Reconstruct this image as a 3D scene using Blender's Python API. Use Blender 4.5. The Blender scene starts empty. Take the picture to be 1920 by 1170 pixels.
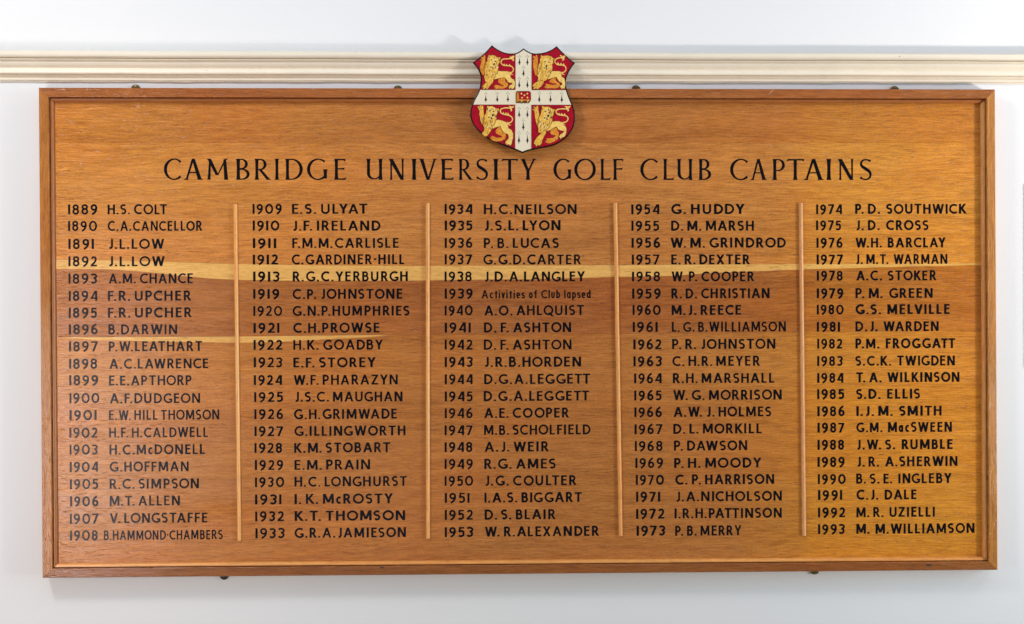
import bpy, math, random
from mathutils import Vector, Matrix, Euler
from math import radians as RAD, sin, cos, pi

random.seed(7)
sc = bpy.context.scene
COL = sc.collection

# ------------------------------------------------------------------ camera
FPX = 2350.0                       # focal length in units of a 1920-wide frame
CAM_LOC = Vector((-0.10888, -3.18388, 0.66964))
CAM_ROT = Euler((1.56702142, 0.00351572, -0.02563888), 'XYZ')
cd = bpy.data.cameras.new("camera")
cam = bpy.data.objects.new("camera", cd)
COL.objects.link(cam)
cam.location = CAM_LOC
cam.rotation_euler = CAM_ROT
cd.sensor_width = 36.0
cd.lens = FPX / 1920.0 * 36.0
cd.clip_end = 100
cd.clip_start = 0.05
sc.camera = cam
CAM_M = CAM_ROT.to_matrix()

def pt(x, y, Y):
    """photo measurement -> (x, z) in metres on the plane that lies Y in front of the wall"""
    d = CAM_M @ Vector(((x - 960) / FPX, -(y - 585) / FPX, -1.0))
    t = (Y - CAM_LOC.y) / d.y
    p = CAM_LOC + d * t
    return (p.x, p.z)

# ------------------------------------------------------------------ world + lamps
w = bpy.data.worlds.new("World")
sc.world = w
w.use_nodes = True
bg = w.node_tree.nodes['Background']
bg.inputs[0].default_value = (0.95, 1.0, 1.03, 1)
bg.inputs[1].default_value = 0.10

sc.view_settings.view_transform = 'Standard'
sc.view_settings.look = 'None'
sc.view_settings.exposure = 0.0
sc.view_settings.gamma = 1.0

def area(name, loc, target, size, size_y, power, color, spread=180):
    ld = bpy.data.lights.new(name, 'AREA')
    ld.shape = 'RECTANGLE'
    ld.size = size
    ld.size_y = size_y
    ld.energy = power
    ld.color = color
    ld.spread = RAD(spread)
    o = bpy.data.objects.new(name, ld)
    COL.objects.link(o)
    o.location = loc
    o.rotation_euler = (Vector(target) - Vector(loc)).to_track_quat('-Z', 'Y').to_euler()
    return o

area("window_light_right", (3.7, -1.75, -0.02), (1.8, 0, 2.3), 0.24, 0.24, 50, (1.0, 0.89, 0.81), 118)
area("soft_fill_right", (4.2, -1.8, 1.0), (0, 0, 0.8), 2.2, 2.2, 100, (0.58, 0.83, 1.0))  # added side fill in place of ambient room light
area("window_light_left", (-1.76, -1.75, 0.13), (-1.3, 0, 0.9), 0.22, 1.15, 16, (1.0, 0.90, 0.90))
area("soft_fill_left", (-4.0, -1.8, 1.0), (0, 0, 0.8), 2.2, 2.2, 13, (1.0, 0.62, 0.30))  # added warm side fill, likewise standing in for ambient light
area("small_window_light", (-0.64, -1.75, -0.12), (-0.45, 0, 0.2), 0.14, 0.20, 0.55, (0.93, 0.90, 1.0))
area("ceiling_fill", (0.2, -2.2, 3.3), (0, 0, 0.6), 3.4, 1.6, 26, (0.76, 0.93, 1.18))  # added overhead fill, replaces most of the world's ambient light
area("ceiling_light_left", (-1.8, -1.6, 2.6), (-0.8, 0, 0.2), 0.50, 0.40, 31, (0.96, 1.0, 1.02))
area("upper_right_fill", (2.6, -1.4, 2.9), (1.4, 0, 1.2), 0.9, 0.7, 19, (1.0, 0.76, 0.62))  # unseen fill lamp at upper right, strength fitted to the wall tones
area("floor_bounce", (0.0, -2.0, -1.5), (0, 0, 1.0), 3.6, 1.6, 9, (1.0, 0.95, 0.7))

# ------------------------------------------------------------------ materials
def new_mat(name):
    m = bpy.data.materials.new(name)
    m.use_nodes = True
    nt = m.node_tree
    return m, nt, nt.nodes['Principled BSDF']

def N(nt, t, **kw):
    n = nt.nodes.new(t)
    for k, v in kw.items():
        setattr(n, k, v)
    return n

def L(nt, a, b):
    nt.links.new(a, b)

def math_n(nt, op, a, b=None, c=None, clamp=False):
    n = N(nt, 'ShaderNodeMath', operation=op, use_clamp=clamp)
    for i, v in enumerate((a, b, c)):
        if v is None:
            continue
        if isinstance(v, (int, float)):
            n.inputs[i].default_value = v
        else:
            L(nt, v, n.inputs[i])
    return n.outputs[0]

def maprange(nt, v, a, b, c, d, smooth=False):
    n = N(nt, 'ShaderNodeMapRange')
    if smooth:
        n.interpolation_type = 'SMOOTHSTEP'
    L(nt, v, n.inputs[0])
    for i, q in enumerate((a, b, c, d)):
        n.inputs[i + 1].default_value = q
    return n.outputs[0]

def noise(nt, vec, scale, detail=3, rough=0.5, dist=0.0):
    n = N(nt, 'ShaderNodeTexNoise')
    L(nt, vec, n.inputs['Vector'])
    n.inputs['Scale'].default_value = scale
    n.inputs['Detail'].default_value = detail
    n.inputs['Roughness'].default_value = rough
    n.inputs['Distortion'].default_value = dist
    return n.outputs['Fac']

def vmath(nt, op, a, b):
    n = N(nt, 'ShaderNodeVectorMath', operation=op)
    for i, v in enumerate((a, b)):
        if isinstance(v, tuple):
            n.inputs[i].default_value = v
        else:
            L(nt, v, n.inputs[i])
    return n.outputs[0]

def mixc(nt, f, a, b, blend='MIX'):
    n = N(nt, 'ShaderNodeMix', data_type='RGBA', blend_type=blend)
    for s, v in ((n.inputs[0], f), (n.inputs[6], a), (n.inputs[7], b)):
        if isinstance(v, (int, float)):
            s.default_value = v
        elif isinstance(v, tuple):
            s.default_value = v if len(v) == 4 else (*v, 1)
        else:
            L(nt, v, s)
    return n.outputs[2]

def wood(name, vertical=False, rough=0.17, contrast=0.9, figure=1.0, bump=0.8):
    m, nt, P = new_mat(name)
    tc = N(nt, 'ShaderNodeTexCoord')
    oi = N(nt, 'ShaderNodeObjectInfo')
    sep = N(nt, 'ShaderNodeSeparateXYZ')
    L(nt, tc.outputs['Object'], sep.inputs[0])
    along, across = (sep.outputs[2], sep.outputs[0]) if vertical else (sep.outputs[0], sep.outputs[2])
    cmb = N(nt, 'ShaderNodeCombineXYZ')
    L(nt, along, cmb.inputs[0])
    L(nt, across, cmb.inputs[1])
    off = math_n(nt, 'MULTIPLY', oi.outputs['Random'], 37.0)
    L(nt, off, cmb.inputs[2])
    base = cmb.outputs[0]
    # slow waviness of the grain direction
    warp = noise(nt, vmath(nt, 'MULTIPLY', base, (1.6, 5.0, 1.0)), 1.0, 2, 0.5)
    wv = math_n(nt, 'MULTIPLY', math_n(nt, 'SUBTRACT', warp, 0.5), 0.055 * figure)
    c2 = N(nt, 'ShaderNodeCombineXYZ')
    L(nt, along, c2.inputs[0])
    L(nt, math_n(nt, 'ADD', across, wv), c2.inputs[1])
    L(nt, off, c2.inputs[2])
    g = c2.outputs[0]
    big = noise(nt, vmath(nt, 'MULTIPLY', g, (0.9, 9.0, 1.0)), 1.0, 3, 0.55)
    blotch = noise(nt, vmath(nt, 'MULTIPLY', base, (2.6, 4.5, 1.0)), 1.0, 3, 0.5)
    band = noise(nt, vmath(nt, 'MULTIPLY', g, (3.0, 90.0, 1.0)), 1.0, 4, 0.65)
    fine = noise(nt, vmath(nt, 'MULTIPLY', g, (24.0, 330.0, 1.0)), 1.0, 4, 0.65)
    pore = noise(nt, vmath(nt, 'MULTIPLY', g, (50.0, 420.0, 1.0)), 1.0, 2, 0.5)
    poreD = noise(nt, vmath(nt, 'MULTIPLY', g, (3.0, 30.0, 1.0)), 1.0, 2, 0.5)
    fleck = noise(nt, vmath(nt, 'MULTIPLY', base, (160.0, 260.0, 1.0)), 1.0, 2, 0.6)
    pm = maprange(nt, pore, 0.60, 0.72, 0.0, 1.0, True)
    pm = math_n(nt, 'MULTIPLY', pm, maprange(nt, poreD, 0.35, 0.62, 0.25, 1.0))
    rw = noise(nt, vmath(nt, 'MULTIPLY', base, (1.5, 2.2, 1.0)), 1.0, 3, 0.45)
    ra = math_n(nt, 'MULTIPLY', math_n(nt, 'ADD', across, math_n(nt, 'MULTIPLY', rw, 0.42)), 150.0)
    ring = math_n(nt, 'MULTIPLY', math_n(nt, 'SINE', ra), 0.05 * figure)
    tint = oi.outputs['Color']
    light = mixc(nt, 1.0, tint, (1.48, 1.50, 1.42, 1), 'MULTIPLY')
    dark = mixc(nt, 1.0, tint, (0.66, 0.54, 0.44, 1), 'MULTIPLY')
    f = math_n(nt, 'ADD', math_n(nt, 'MULTIPLY', big, 0.6 * figure), math_n(nt, 'MULTIPLY', band, 0.6))
    f = math_n(nt, 'ADD', f, math_n(nt, 'MULTIPLY', fine, 1.45))
    f = math_n(nt, 'ADD', f, math_n(nt, 'MULTIPLY', fleck, 0.5))
    mid = (0.6 * figure + 0.6 + 1.45 + 0.5) / 2
    f = math_n(nt, 'ADD', f, ring)
    f = maprange(nt, f, mid - 0.42 / contrast, mid + 0.42 / contrast, 0.0, 1.0)
    colr = mixc(nt, f, dark, light)
    colr = mixc(nt, maprange(nt, blotch, 0.4, 0.68, 0.0, 0.5), colr,
                mixc(nt, 1.0, colr, (1.10, 0.90, 0.78, 1), 'MULTIPLY'))
    # sapwood stripes stored with the planks
    at = N(nt, 'ShaderNodeAttribute', attribute_name='sap')
    sm = math_n(nt, 'ADD', at.outputs['Fac'], math_n(nt, 'MULTIPLY', math_n(nt, 'SUBTRACT', band, 0.5), 0.05))
    sm = maprange(nt, sm, 0.47, 0.56, 0.0, 1.0, True)
    sapc = mixc(nt, f, (0.62, 0.30, 0.070, 1), (0.92, 0.52, 0.15, 1))
    colr = mixc(nt, sm, colr, sapc)
    # warmer, brighter light at the board's ends, painted into the plank colour
    am = N(nt, 'ShaderNodeAttribute', attribute_name='warm_light')
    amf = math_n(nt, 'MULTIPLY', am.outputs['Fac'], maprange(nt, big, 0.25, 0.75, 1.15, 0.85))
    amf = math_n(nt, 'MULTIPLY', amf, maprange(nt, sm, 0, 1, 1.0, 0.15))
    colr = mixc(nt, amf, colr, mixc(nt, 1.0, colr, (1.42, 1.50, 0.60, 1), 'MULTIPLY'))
    colr = mixc(nt, math_n(nt, 'MULTIPLY', pm, 0.42 * contrast, clamp=True), colr,
                mixc(nt, 1.0, colr, (0.30, 0.20, 0.14, 1), 'MULTIPLY'))
    L(nt, colr, P.inputs['Base Color'])
    P.inputs['Roughness'].default_value = rough
    L(nt, maprange(nt, fine, 0.3, 0.7, rough - 0.05, rough + 0.07), P.inputs['Roughness'])
    P.inputs['Specular IOR Level'].default_value = 0.52
    hgt = math_n(nt, 'SUBTRACT', math_n(nt, 'MULTIPLY', band, 0.6), math_n(nt, 'MULTIPLY', pm, 0.8))
    hgt = math_n(nt, 'ADD', hgt, math_n(nt, 'MULTIPLY', fine, 0.8))
    b = N(nt, 'ShaderNodeBump')
    b.inputs['Strength'].default_value = bump
    b.inputs['Distance'].default_value = 0.0012
    L(nt, hgt, b.inputs['Height'])
    L(nt, b.outputs[0], P.inputs['Normal'])
    return m

WOOD_H = wood("oak_grain_across", False)
WOOD_V = wood("oak_grain_upright", True)
WOOD_TRIM_H = wood("oak_trim_across", False, 0.30, 0.6, 0.4, 0.1)
WOOD_TRIM_V = wood("oak_trim_upright", True, 0.30, 0.6, 0.4, 0.1)

def paint(name, col, rough=0.5, var=0.06, scale=6.0, bump=0.0, bscale=90.0, metallic=0.0, speck=0.0, spec=0.5):
    m, nt, P = new_mat(name)
    P.inputs['Specular IOR Level'].default_value = spec
    tc = N(nt, 'ShaderNodeTexCoord')
    v = tc.outputs['Object']
    n1 = noise(nt, v, scale, 4, 0.6)
    k = maprange(nt, n1, 0.3, 0.7, 1 - var, 1 + var)
    mc = N(nt, 'ShaderNodeMix', data_type='RGBA', blend_type='MULTIPLY')
    mc.inputs[0].default_value = 1
    mc.inputs[6].default_value = (*col, 1)
    cc = N(nt, 'ShaderNodeCombineColor')
    for i in range(3):
        L(nt, k, cc.inputs[i])
    L(nt, cc.outputs[0], mc.inputs[7])
    out = mc.outputs[2]
    if speck:
        n3 = noise(nt, v, 420, 2, 0.6)
        out = mixc(nt, maprange(nt, n3, 0.45, 0.75, 0, speck), out, (col[0] * .5, col[1] * .45, col[2] * .4))
    L(nt, out, P.inputs['Base Color'])
    P.inputs['Roughness'].default_value = rough
    P.inputs['Metallic'].default_value = metallic
    if bump:
        n2 = noise(nt, v, bscale, 3, 0.55)
        b = N(nt, 'ShaderNodeBump')
        b.inputs['Strength'].default_value = bump
        b.inputs['Distance'].default_value = 0.001
        L(nt, n2, b.inputs['Height'])
        L(nt, b.outputs[0], P.inputs['Normal'])
    return m

WALL = paint("wall_emulsion", (0.80, 0.79, 0.785), 0.85, 0.012, 1.5, 0.35, 260.0)
RAILP = paint("cream_gloss_paint", (0.85, 0.75, 0.60), 0.42, 0.03, 12.0, 0.25, 60.0)
INK = paint("black_signwriting_enamel", (0.006, 0.006, 0.008), 0.17, 0.3, 40.0, 0.35, 600.0, spec=0.2)
BRASS = paint("aged_brass", (0.16, 0.11, 0.045), 0.38, 0.25, 120.0, metallic=0.9)
IRON = paint("blackened_brass", (0.03, 0.026, 0.02), 0.5, 0.2, 120.0, metallic=0.3)
BLACKG = paint("shield_black_edge", (0.004, 0.004, 0.004), 0.3, 0.2, 50.0, spec=0.25)
RED = paint("shield_red", (0.37, 0.004, 0.018), 0.33, 0.22, 90.0, 0.2, 200.0, spec=0.25)
CREAM = paint("shield_cream", (0.80, 0.70, 0.51), 0.35, 0.03, 60.0, 0.15, 200.0)
GOLD = paint("lion_gold", (0.80, 0.42, 0.055), 0.33, 0.22, 130.0, 0.5, 260.0)
PALEGOLD = paint("lion_pale_gold", (0.88, 0.57, 0.14), 0.33, 0.15, 130.0, 0.5, 260.0)
ORANGE = paint("lion_orange", (0.72, 0.25, 0.02), 0.33, 0.25, 130.0, 0.5, 260.0)
BROWN = paint("lion_outline_brown", (0.13, 0.042, 0.010), 0.4, 0.2, 80.0)
HILITE = paint("lion_highlight", (0.95, 0.74, 0.32), 0.35, 0.05, 80.0)
SPOT = paint("ermine_black", (0.010, 0.008, 0.010), 0.35, 0.2, 60.0)
DARKHOLE = paint("dark_wood_filler", (0.045, 0.018, 0.008), 0.6, 0.3, 300.0)
SCRATCH = paint("bare_wood_scratch", (0.50, 0.33, 0.22), 0.6, 0.1, 50.0)
GREYF = paint("grey_frame_paint", (0.70, 0.70, 0.69), 0.5, 0.05, 20.0)

# ------------------------------------------------------------------ mesh helpers
class Geo:
    def __init__(self):
        self.v, self.f = [], []

    def prism(self, poly, Y, t):
        """flat outline (x, z) lying on plane Y, raised t towards the viewer (-y)"""
        a = 0
        n = len(poly)
        for i in range(n):
            x0, z0 = poly[i]
            x1, z1 = poly[(i + 1) % n]
            a += x0 * z1 - x1 * z0
        if a < 0:
            poly = poly[::-1]
        b = len(self.v)
        for x, z in poly:
            self.v.append((x, Y - t, z))
        for x, z in poly:
            self.v.append((x, Y, z))
        self.f.append(list(range(b, b + n)))
        for i in range(n):
            j = (i + 1) % n
            self.f.append([b + i, b + n + i, b + n + j, b + j])

    def ribbon(self, path, wid, Y, t, closed=False):
        n = len(path)
        if not isinstance(wid, (list, tuple)):
            wid = [wid] * n
        Lf, Rt = [], []
        for i in range(n):
            if closed:
                p, q = path[(i - 1) % n], path[(i + 1) % n]
            else:
                p, q = path[max(i - 1, 0)], path[min(i + 1, n - 1)]
            dx, dz = q[0] - p[0], q[1] - p[1]
            l = math.hypot(dx, dz) or 1
            nx, nz = -dz / l, dx / l
            h = wid[i] / 2
            Lf.append((path[i][0] + nx * h, path[i][1] + nz * h))
            Rt.append((path[i][0] - nx * h, path[i][1] - nz * h))
        b = len(self.v)
        for (a, c) in zip(Lf, Rt):
            self.v += [(a[0], Y - t, a[1]), (c[0], Y - t, c[1]), (a[0], Y, a[1]), (c[0], Y, c[1])]
        m = n if closed else n - 1
        for i in range(m):
            o = b + 4 * i
            q = b + 4 * ((i + 1) % n)
            self.f.append([o, o + 1, q + 1, q])
            self.f.append([o, q, q + 2, o + 2])
            self.f.append([o + 1, o + 3, q + 3, q + 1])
        if not closed:
            e = b + 4 * (n - 1)
            self.f.append([b, b + 2, b + 3, b + 1])
            self.f.append([e, e + 1, e + 3, e + 2])

    def box(self, x0, x1, y0, y1, z0, z1):
        b = len(self.v)
        self.v += [(x0, y0, z0), (x1, y0, z0), (x1, y1, z0), (x0, y1, z0),
                   (x0, y0, z1), (x1, y0, z1), (x1, y1, z1), (x0, y1, z1)]
        for q in ((0, 1, 5, 4), (1, 2, 6, 5), (2, 3, 7, 6), (3, 0, 4, 7), (4, 5, 6, 7), (3, 2, 1, 0)):
            self.f.append([b + i for i in q])

    def sweep(self, sections, close_ends=True, loop=True):
        """sections: list of equally long point rings"""
        b = len(self.v)
        k = len(sections[0])
        for s in sections:
            self.v += [tuple(p) for p in s]
        for i in range(len(sections) - 1):
            for j in range(k if loop else k - 1):
                j2 = (j + 1) % k
                self.f.append([b + i * k + j, b + i * k + j2, b + (i + 1) * k + j2, b + (i + 1) * k + j])
        if close_ends and loop:
            self.f.append([b + j for j in range(k)][::-1])
            self.f.append([b + (len(sections) - 1) * k + j for j in range(k)])

    def disc(self, cx, cz, r, Y, t, n=20, dome=0.0):
        self.prism([(cx + r * cos(2 * pi * i / n), cz + r * sin(2 * pi * i / n)) for i in range(n)], Y, t)
        if dome:
            b = len(self.v)
            rings = 3
            for k in range(rings):
                a = (k + 0.0) / rings * pi / 2
                for i in range(n):
                    self.v.append((cx + r * .98 * cos(a) * cos(2 * pi * i / n), Y - t - 1e-5 - dome * sin(a), cz + r * .98 * cos(a) * sin(2 * pi * i / n)))
            self.v.append((cx, Y - t - dome, cz))
            for k in range(rings - 1):
                for i in range(n):
                    j = (i + 1) % n
                    self.f.append([b + k * n + i, b + k * n + j, b + (k + 1) * n + j, b + (k + 1) * n + i])
            for i in range(n):
                self.f.append([b + (rings - 1) * n + i, b + (rings - 1) * n + (i + 1) % n, b + rings * n])

def world_origin(o):
    v = Vector((0, 0, 0))
    while o:
        v += o.location
        o = o.parent
    return v

def part(name, geo, mat, parent=None, color=None, attrs=None, smooth=False, loc=None, bevel=0):
    me = bpy.data.meshes.new(name)
    if parent is not None:
        off = world_origin(parent)
    else:
        off = Vector(loc) if loc else Vector((0, 0, 0))
    me.from_pydata([(x - off.x, y - off.y, z - off.z) for x, y, z in geo.v], [], geo.f)
    me.materials.append(mat)
    if attrs:
        for an, vals in attrs.items():
            a = me.attributes.new(an, 'FLOAT', 'POINT')
            a.data.foreach_set('value', vals)
    if smooth:
        me.shade_smooth()
    me.update()
    o = bpy.data.objects.new(name, me)
    COL.objects.link(o)
    if parent is not None:
        o.parent = parent
    else:
        o.location = off
    if color:
        o.color = (*color, 1)
    if bevel:
        md = o.modifiers.new("bevel", 'BEVEL')
        md.width = bevel
        md.segments = 2
        md.limit_method = 'ANGLE'
        md.angle_limit = RAD(40)
    return o

def thing(name, loc, label, cat, group=None):
    o = bpy.data.objects.new(name, None)
    o.empty_display_size = 0.1
    o.location = loc
    o['label'] = label
    o['category'] = cat
    if group:
        o['group'] = group
    COL.objects.link(o)
    return o

# ------------------------------------------------------------------ wall
g = Geo()
nx = 2
g.box(-3.2, 3.4, 0.0, 0.12, -1.5, 2.6)
wall = part("wall", g, WALL)
wall['kind'] = 'structure'
wall['label'] = "pale painted plaster wall behind the honours board"

# ------------------------------------------------------------------ picture rail
rail = thing("picture_rail", (0, 0, 1.30), "long cream painted moulded wooden rail running across the wall above the board", "picture rail")
YR = -0.037
tl, tr = pt(0, 93.8, YR), pt(1920, 100.3, YR)
bl, br = pt(0, 152.4, -0.006), pt(1920, 156.0, -0.006)
prof = [(0, 0), (0, 24), (1.5, 26.5), (4, 28), (11, 28), (15, 27), (18.0, 25), (18.6, 20), (19.8, 20),
        (20.4, 23), (22.5, 24), (24.2, 23), (24.8, 19.5), (26.0, 19.5), (26.4, 20.2), (31, 19.8), (36, 18), (40, 15.0), (42, 13.8), (44, 14.2),
        (49, 15.6), (54, 16.0), (57.2, 15.2), (57.8, 8.0), (59.4, 8.0), (60.0, 10.6), (62.2, 10.4), (62.8, 4.2), (64.2, 4.2),
        (66, 6.0), (72.6, 5.8), (73.2, 2.4), (74.6, 2.4), (75.2, 5), (76.5, 4.6), (76.7, 0)]
secs = []
NS = 260
for i in range(NS + 1):
    x = -3.1 + 6.3 * i / NS
    u = (x - tl[0]) / (tr[0] - tl[0])
    zt = tl[1] + (tr[1] - tl[1]) * u
    zb = bl[1] + (br[1] - bl[1]) * u
    sc_ = (zt - zb) / 76.5
    wob = 0.00022 * (sin(x * 9.1) + sin(x * 23.7 + 1) * .6)
    ring = []
    for (dz, pr) in prof:
        pr = pr if pr < 13 else 13 + (pr - 13) * 1.75
        jz = 0
        if dz > 74.8:
            jz = 0.0007 * (sin(x * 31) * sin(x * 7.3 + 2) + 0.6 * sin(x * 83) * sin(x * 5.1))
        ring.append((x, -pr * 0.001 - wob * (pr > 0), zt - dz * sc_ + jz + wob))
    secs.append(ring)
g = Geo()
g.sweep(secs, True, True)
part("moulding", g, RAILP, rail)

# small paint bumps, nicks on the rail
g = Geo()
for (x, y, r, Y) in ((262, 124.5, 3.2, -0.0150), (387, 132, 1.6, -0.0180), (374, 136.5, 1.2, -0.0165), (667, 98, 1.0, -0.0395)):
    c = pt(x, y, Y)
    g.disc(c[0], c[1], r * 0.00134, Y + 0.0006, 0.0006, 12, 0.0008)
part("paint_drip", g, RAILP, rail, smooth=True)['kind'] = 'stuff'
for (x, y) in ((1687, 105.6), (667, 98.5)):
    c = pt(x, y, -0.0396)
    g = Geo()
    g.disc(c[0], c[1], 0.0011, -0.0390, 0.0006, 8)
    part("nail_hole", g, IRON, rail)

# ------------------------------------------------------------------ honours board
YF, YB, YP = -0.040, -0.031, -0.022      # frame face, bead face, panel face
board = thing("honours_board", (0, 0, 0), "large varnished oak honours board lettered in black with five columns of years and names", "honours board")

O = [pt(72.4, 164.3, YF), pt(1865.8, 167.5, YF), pt(1870.8, 1068.6, YF), pt(79.6, 1083.6, YF)]
I = [pt(90.5, 181.8, YF), pt(1850.2, 184.9, YF), pt(1854.2, 1052.8, YF), pt(98.0, 1066.0, YF)]

def lerp(a, b, t):
    return (a[0] + (b[0] - a[0]) * t, a[1] + (b[1] - a[1]) * t)

rail_prof = [(0.0, -0.003), (0.0, -0.0385), (0.02, -0.0393), (0.06, -0.040), (0.95, -0.040), (0.985, -0.0395), (1.0, -0.0385), (1.0, -0.003)]
rail_cols = [(0.34, 0.116, 0.032), (0.45, 0.190, 0.042), (0.280, 0.096, 0.024), (0.38, 0.150, 0.036)]
for k in range(4):
    a, b = k, (k + 1) % 4
    ns = 24
    secs = []
    for i in range(ns + 1):
        t = i / ns
        ring = []
        for s, y in rail_prof:
            pa, pb = lerp(O[a], I[a], s), lerp(O[b], I[b], s)
            # mitres leave a hair-line joint
            p = lerp(pa, pb, 0.00012 + t * 0.99976)
            ring.append((p[0], y, p[1]))
        secs.append(ring)
    g = Geo()
    g.sweep(secs)
    part("frame_rail", g, WOOD_V if k in (1, 3) else WOOD_H, board, rail_cols[k])

# bead inside the frame
gap = 0.0017
cx = sum(p[0] for p in I) / 4
cz = sum(p[1] for p in I) / 4
def inset(P, d):
    sg = [(1, -1), (-1, -1), (-1, 1), (1, 1)]
    return [(P[i][0] + sg[i][0] * d, P[i][1] + sg[i][1] * d) for i in range(4)]
B0 = inset(I, gap)
BW = 0.0080
bead_prof = [(0, YP + 0.001), (0, YB - 0.0002)]
for i in range(7):
    a = i / 6 * pi / 2
    bead_prof.append((BW * (0.25 + 0.75 * sin(a)), YP - 0.0002 + (YB - YP) * cos(a)))
bead_prof.append((BW, YP + 0.001))
bead_cols = [(0.38, 0.135, 0.034), (0.70, 0.34, 0.12), (0.72, 0.33, 0.09), (0.34, 0.125, 0.036)]  # top and left dark, right and bottom bright: light painted into the tints
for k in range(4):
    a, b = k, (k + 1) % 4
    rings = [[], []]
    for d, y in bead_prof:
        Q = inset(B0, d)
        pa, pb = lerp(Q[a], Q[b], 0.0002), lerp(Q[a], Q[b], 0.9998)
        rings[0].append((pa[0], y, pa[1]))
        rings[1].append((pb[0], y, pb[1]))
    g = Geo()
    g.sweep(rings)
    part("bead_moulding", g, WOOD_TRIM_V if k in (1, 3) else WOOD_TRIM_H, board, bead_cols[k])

# ---- planks of the panel
def interp(pts, x):
    if x <= pts[0][0]:
        return pts[0][1]
    for (x0, y0), (x1, y1) in zip(pts, pts[1:]):
        if x <= x1:
            return y0 + (y1 - y0) * (x - x0) / (x1 - x0)
    return pts[-1][1]

J_top = [(85, 184), (1860, 186)]
J1 = [(85, 267), (600, 268.5), (1860, 268)]
J2 = [(85, 487), (200, 488), (300, 490.5), (445, 495), (600, 497.5), (800, 498.5), (1150, 497), (1500, 495), (1860, 493.5)]
J3 = [(85, 632.5), (440, 631), (710, 628), (1150, 626), (1500, 622.5), (1860, 620.5)]
J_bot = [(85, 1065), (1860, 1051)]
S2 = [(85, 504), (200, 504.2), (255, 508), (300, 512), (350, 518), (400, 522), (445, 524), (600, 526.5), (800, 525.5), (1000, 523), (1150, 519), (1260, 517),
      (1330, 511.5), (1420, 508), (1500, 505), (1600, 502), (1700, 499.5), (1840, 496.5), (1860, 496)]
S3 = [(85, 630), (130, 633), (200, 637.2), (300, 640), (440, 642.5), (500, 641.5), (600, 636.5), (690, 631.0), (715, 628.5), (790, 622), (1860, 610)]
WARM_LIGHT = [(85, 0.42), (250, 0.36), (420, 0.25), (600, 0.18), (800, 0.05), (1100, 0.0), (1300, 0.1), (1440, 0.28), (1500, 0.5), (1515, 0.75), (1600, 0.9), (1860, 1.0)]  # strength of the painted-in warm light along the board
plank_cols = [(0.405, 0.149, 0.038), (0.470, 0.188, 0.050), (0.340, 0.116, 0.032), (0.420, 0.158, 0.039)]
spec = [(J_top, J1, None), (J1, J2, None), (J2, J3, S2), (J3, J_bot, S3)]
PXM = 0.00134
for k, (jt, jb, sap) in enumerate(spec):
    xs = [85 + (1860 - 85) * i / 120 for i in range(121)]
    if k == 3:
        pass
    rows = [0, .04, .08, .13, .2, .3, .45, .7, 1.0]
    g = Geo()
    sapv, warmv = [], []
    for i, x in enumerate(xs):
        yt, yb = interp(jt, x) + (0.09 if k else 0), interp(jb, x) - (0.09 if k < 3 else 0)
        for r in rows:
            y = yt + (yb - yt) * r
            p = pt(x, y, YP)
            g.v.append((p[0], YP, p[1]))
            if sap:
                sapv.append(max(0.0, min(1.0, 0.53 + (interp(sap, x) - y) / 22)))
            else:
                sapv.append(0.0)
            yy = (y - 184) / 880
            warmv.append(max(0, min(1, interp(WARM_LIGHT, x) * ((0.55 + 0.6 * yy) if x > 1400 else (1.15 - 0.75 * yy)))))
    nr = len(rows)
    for i in range(len(xs) - 1):
        for j in range(nr - 1):
            a = i * nr + j
            g.f.append([a, a + 1, a + nr + 1, a + nr])
    # thickness: edges all round, open only at the hidden back
    def back(idx):
        p = g.v[idx]
        g.v.append((p[0], YP + 0.012, p[2]))
        sapv.append(0.0)
        warmv.append(0.0)
        return len(g.v) - 1
    n_ = len(xs)
    tb = [back(i * nr) for i in range(n_)]
    bb_ = [back(i * nr + nr - 1) for i in range(n_)]
    for i in range(n_ - 1):
        g.f.append([i * nr, (i + 1) * nr, tb[i + 1], tb[i]])
        g.f.append([i * nr + nr - 1, bb_[i], bb_[i + 1], (i + 1) * nr + nr - 1])
        g.f.append([tb[i], tb[i + 1], bb_[i + 1], bb_[i]])
    g.f.append([0, tb[0], bb_[0], nr - 1])
    e_ = (n_ - 1) * nr
    g.f.append([e_, e_ + nr - 1, bb_[-1], tb[-1]])
    part("plank", g, WOOD_H, board, plank_cols[k], {'sap': sapv, 'warm_light': warmv})

# ---- column divider strips
DIV = [((441.5, 383, 449.2, 1013), (0.74, 0.37, 0.10)), ((802, 381, 802.5, 1009), (0.74, 0.37, 0.11)),
       ((1153.5, 381, 1163.5, 1004), (0.74, 0.36, 0.11)), ((1501, 381, 1507.3, 1004), (0.68, 0.35, 0.15))]
for (x0, y0, x1, y1), colr in DIV:
    a, b = pt(x0, y0, YP), pt(x1, y1, YP)
    r = 0.0050
    secs = []
    for k in range(13):
        t = k / 12
        c = lerp(a, b, t)
        ring = [(c[0] - r, YP + 0.0005, c[1])]
        for i in range(9):
            an = pi - pi * i / 8
            ring.append((c[0] + r * cos(an), YP - 0.0012 - 0.0058 * sin(an), c[1]))
        ring.append((c[0] + r, YP + 0.0005, c[1]))
        secs.append(ring)
    g = Geo()
    g.sweep(secs)
    st = part("divider_strip", g, WOOD_TRIM_V, board, colr)
    for t in (0.065, 0.42, 0.93):
        c = lerp(a, b, t + random.uniform(-.02, .02))
        g = Geo()
        g.disc(c[0] + random.uniform(-.001, .001), c[1], 0.0008, YP - 0.0066, 0.0006, 8)
        part("nail", g, IRON, st)

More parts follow.
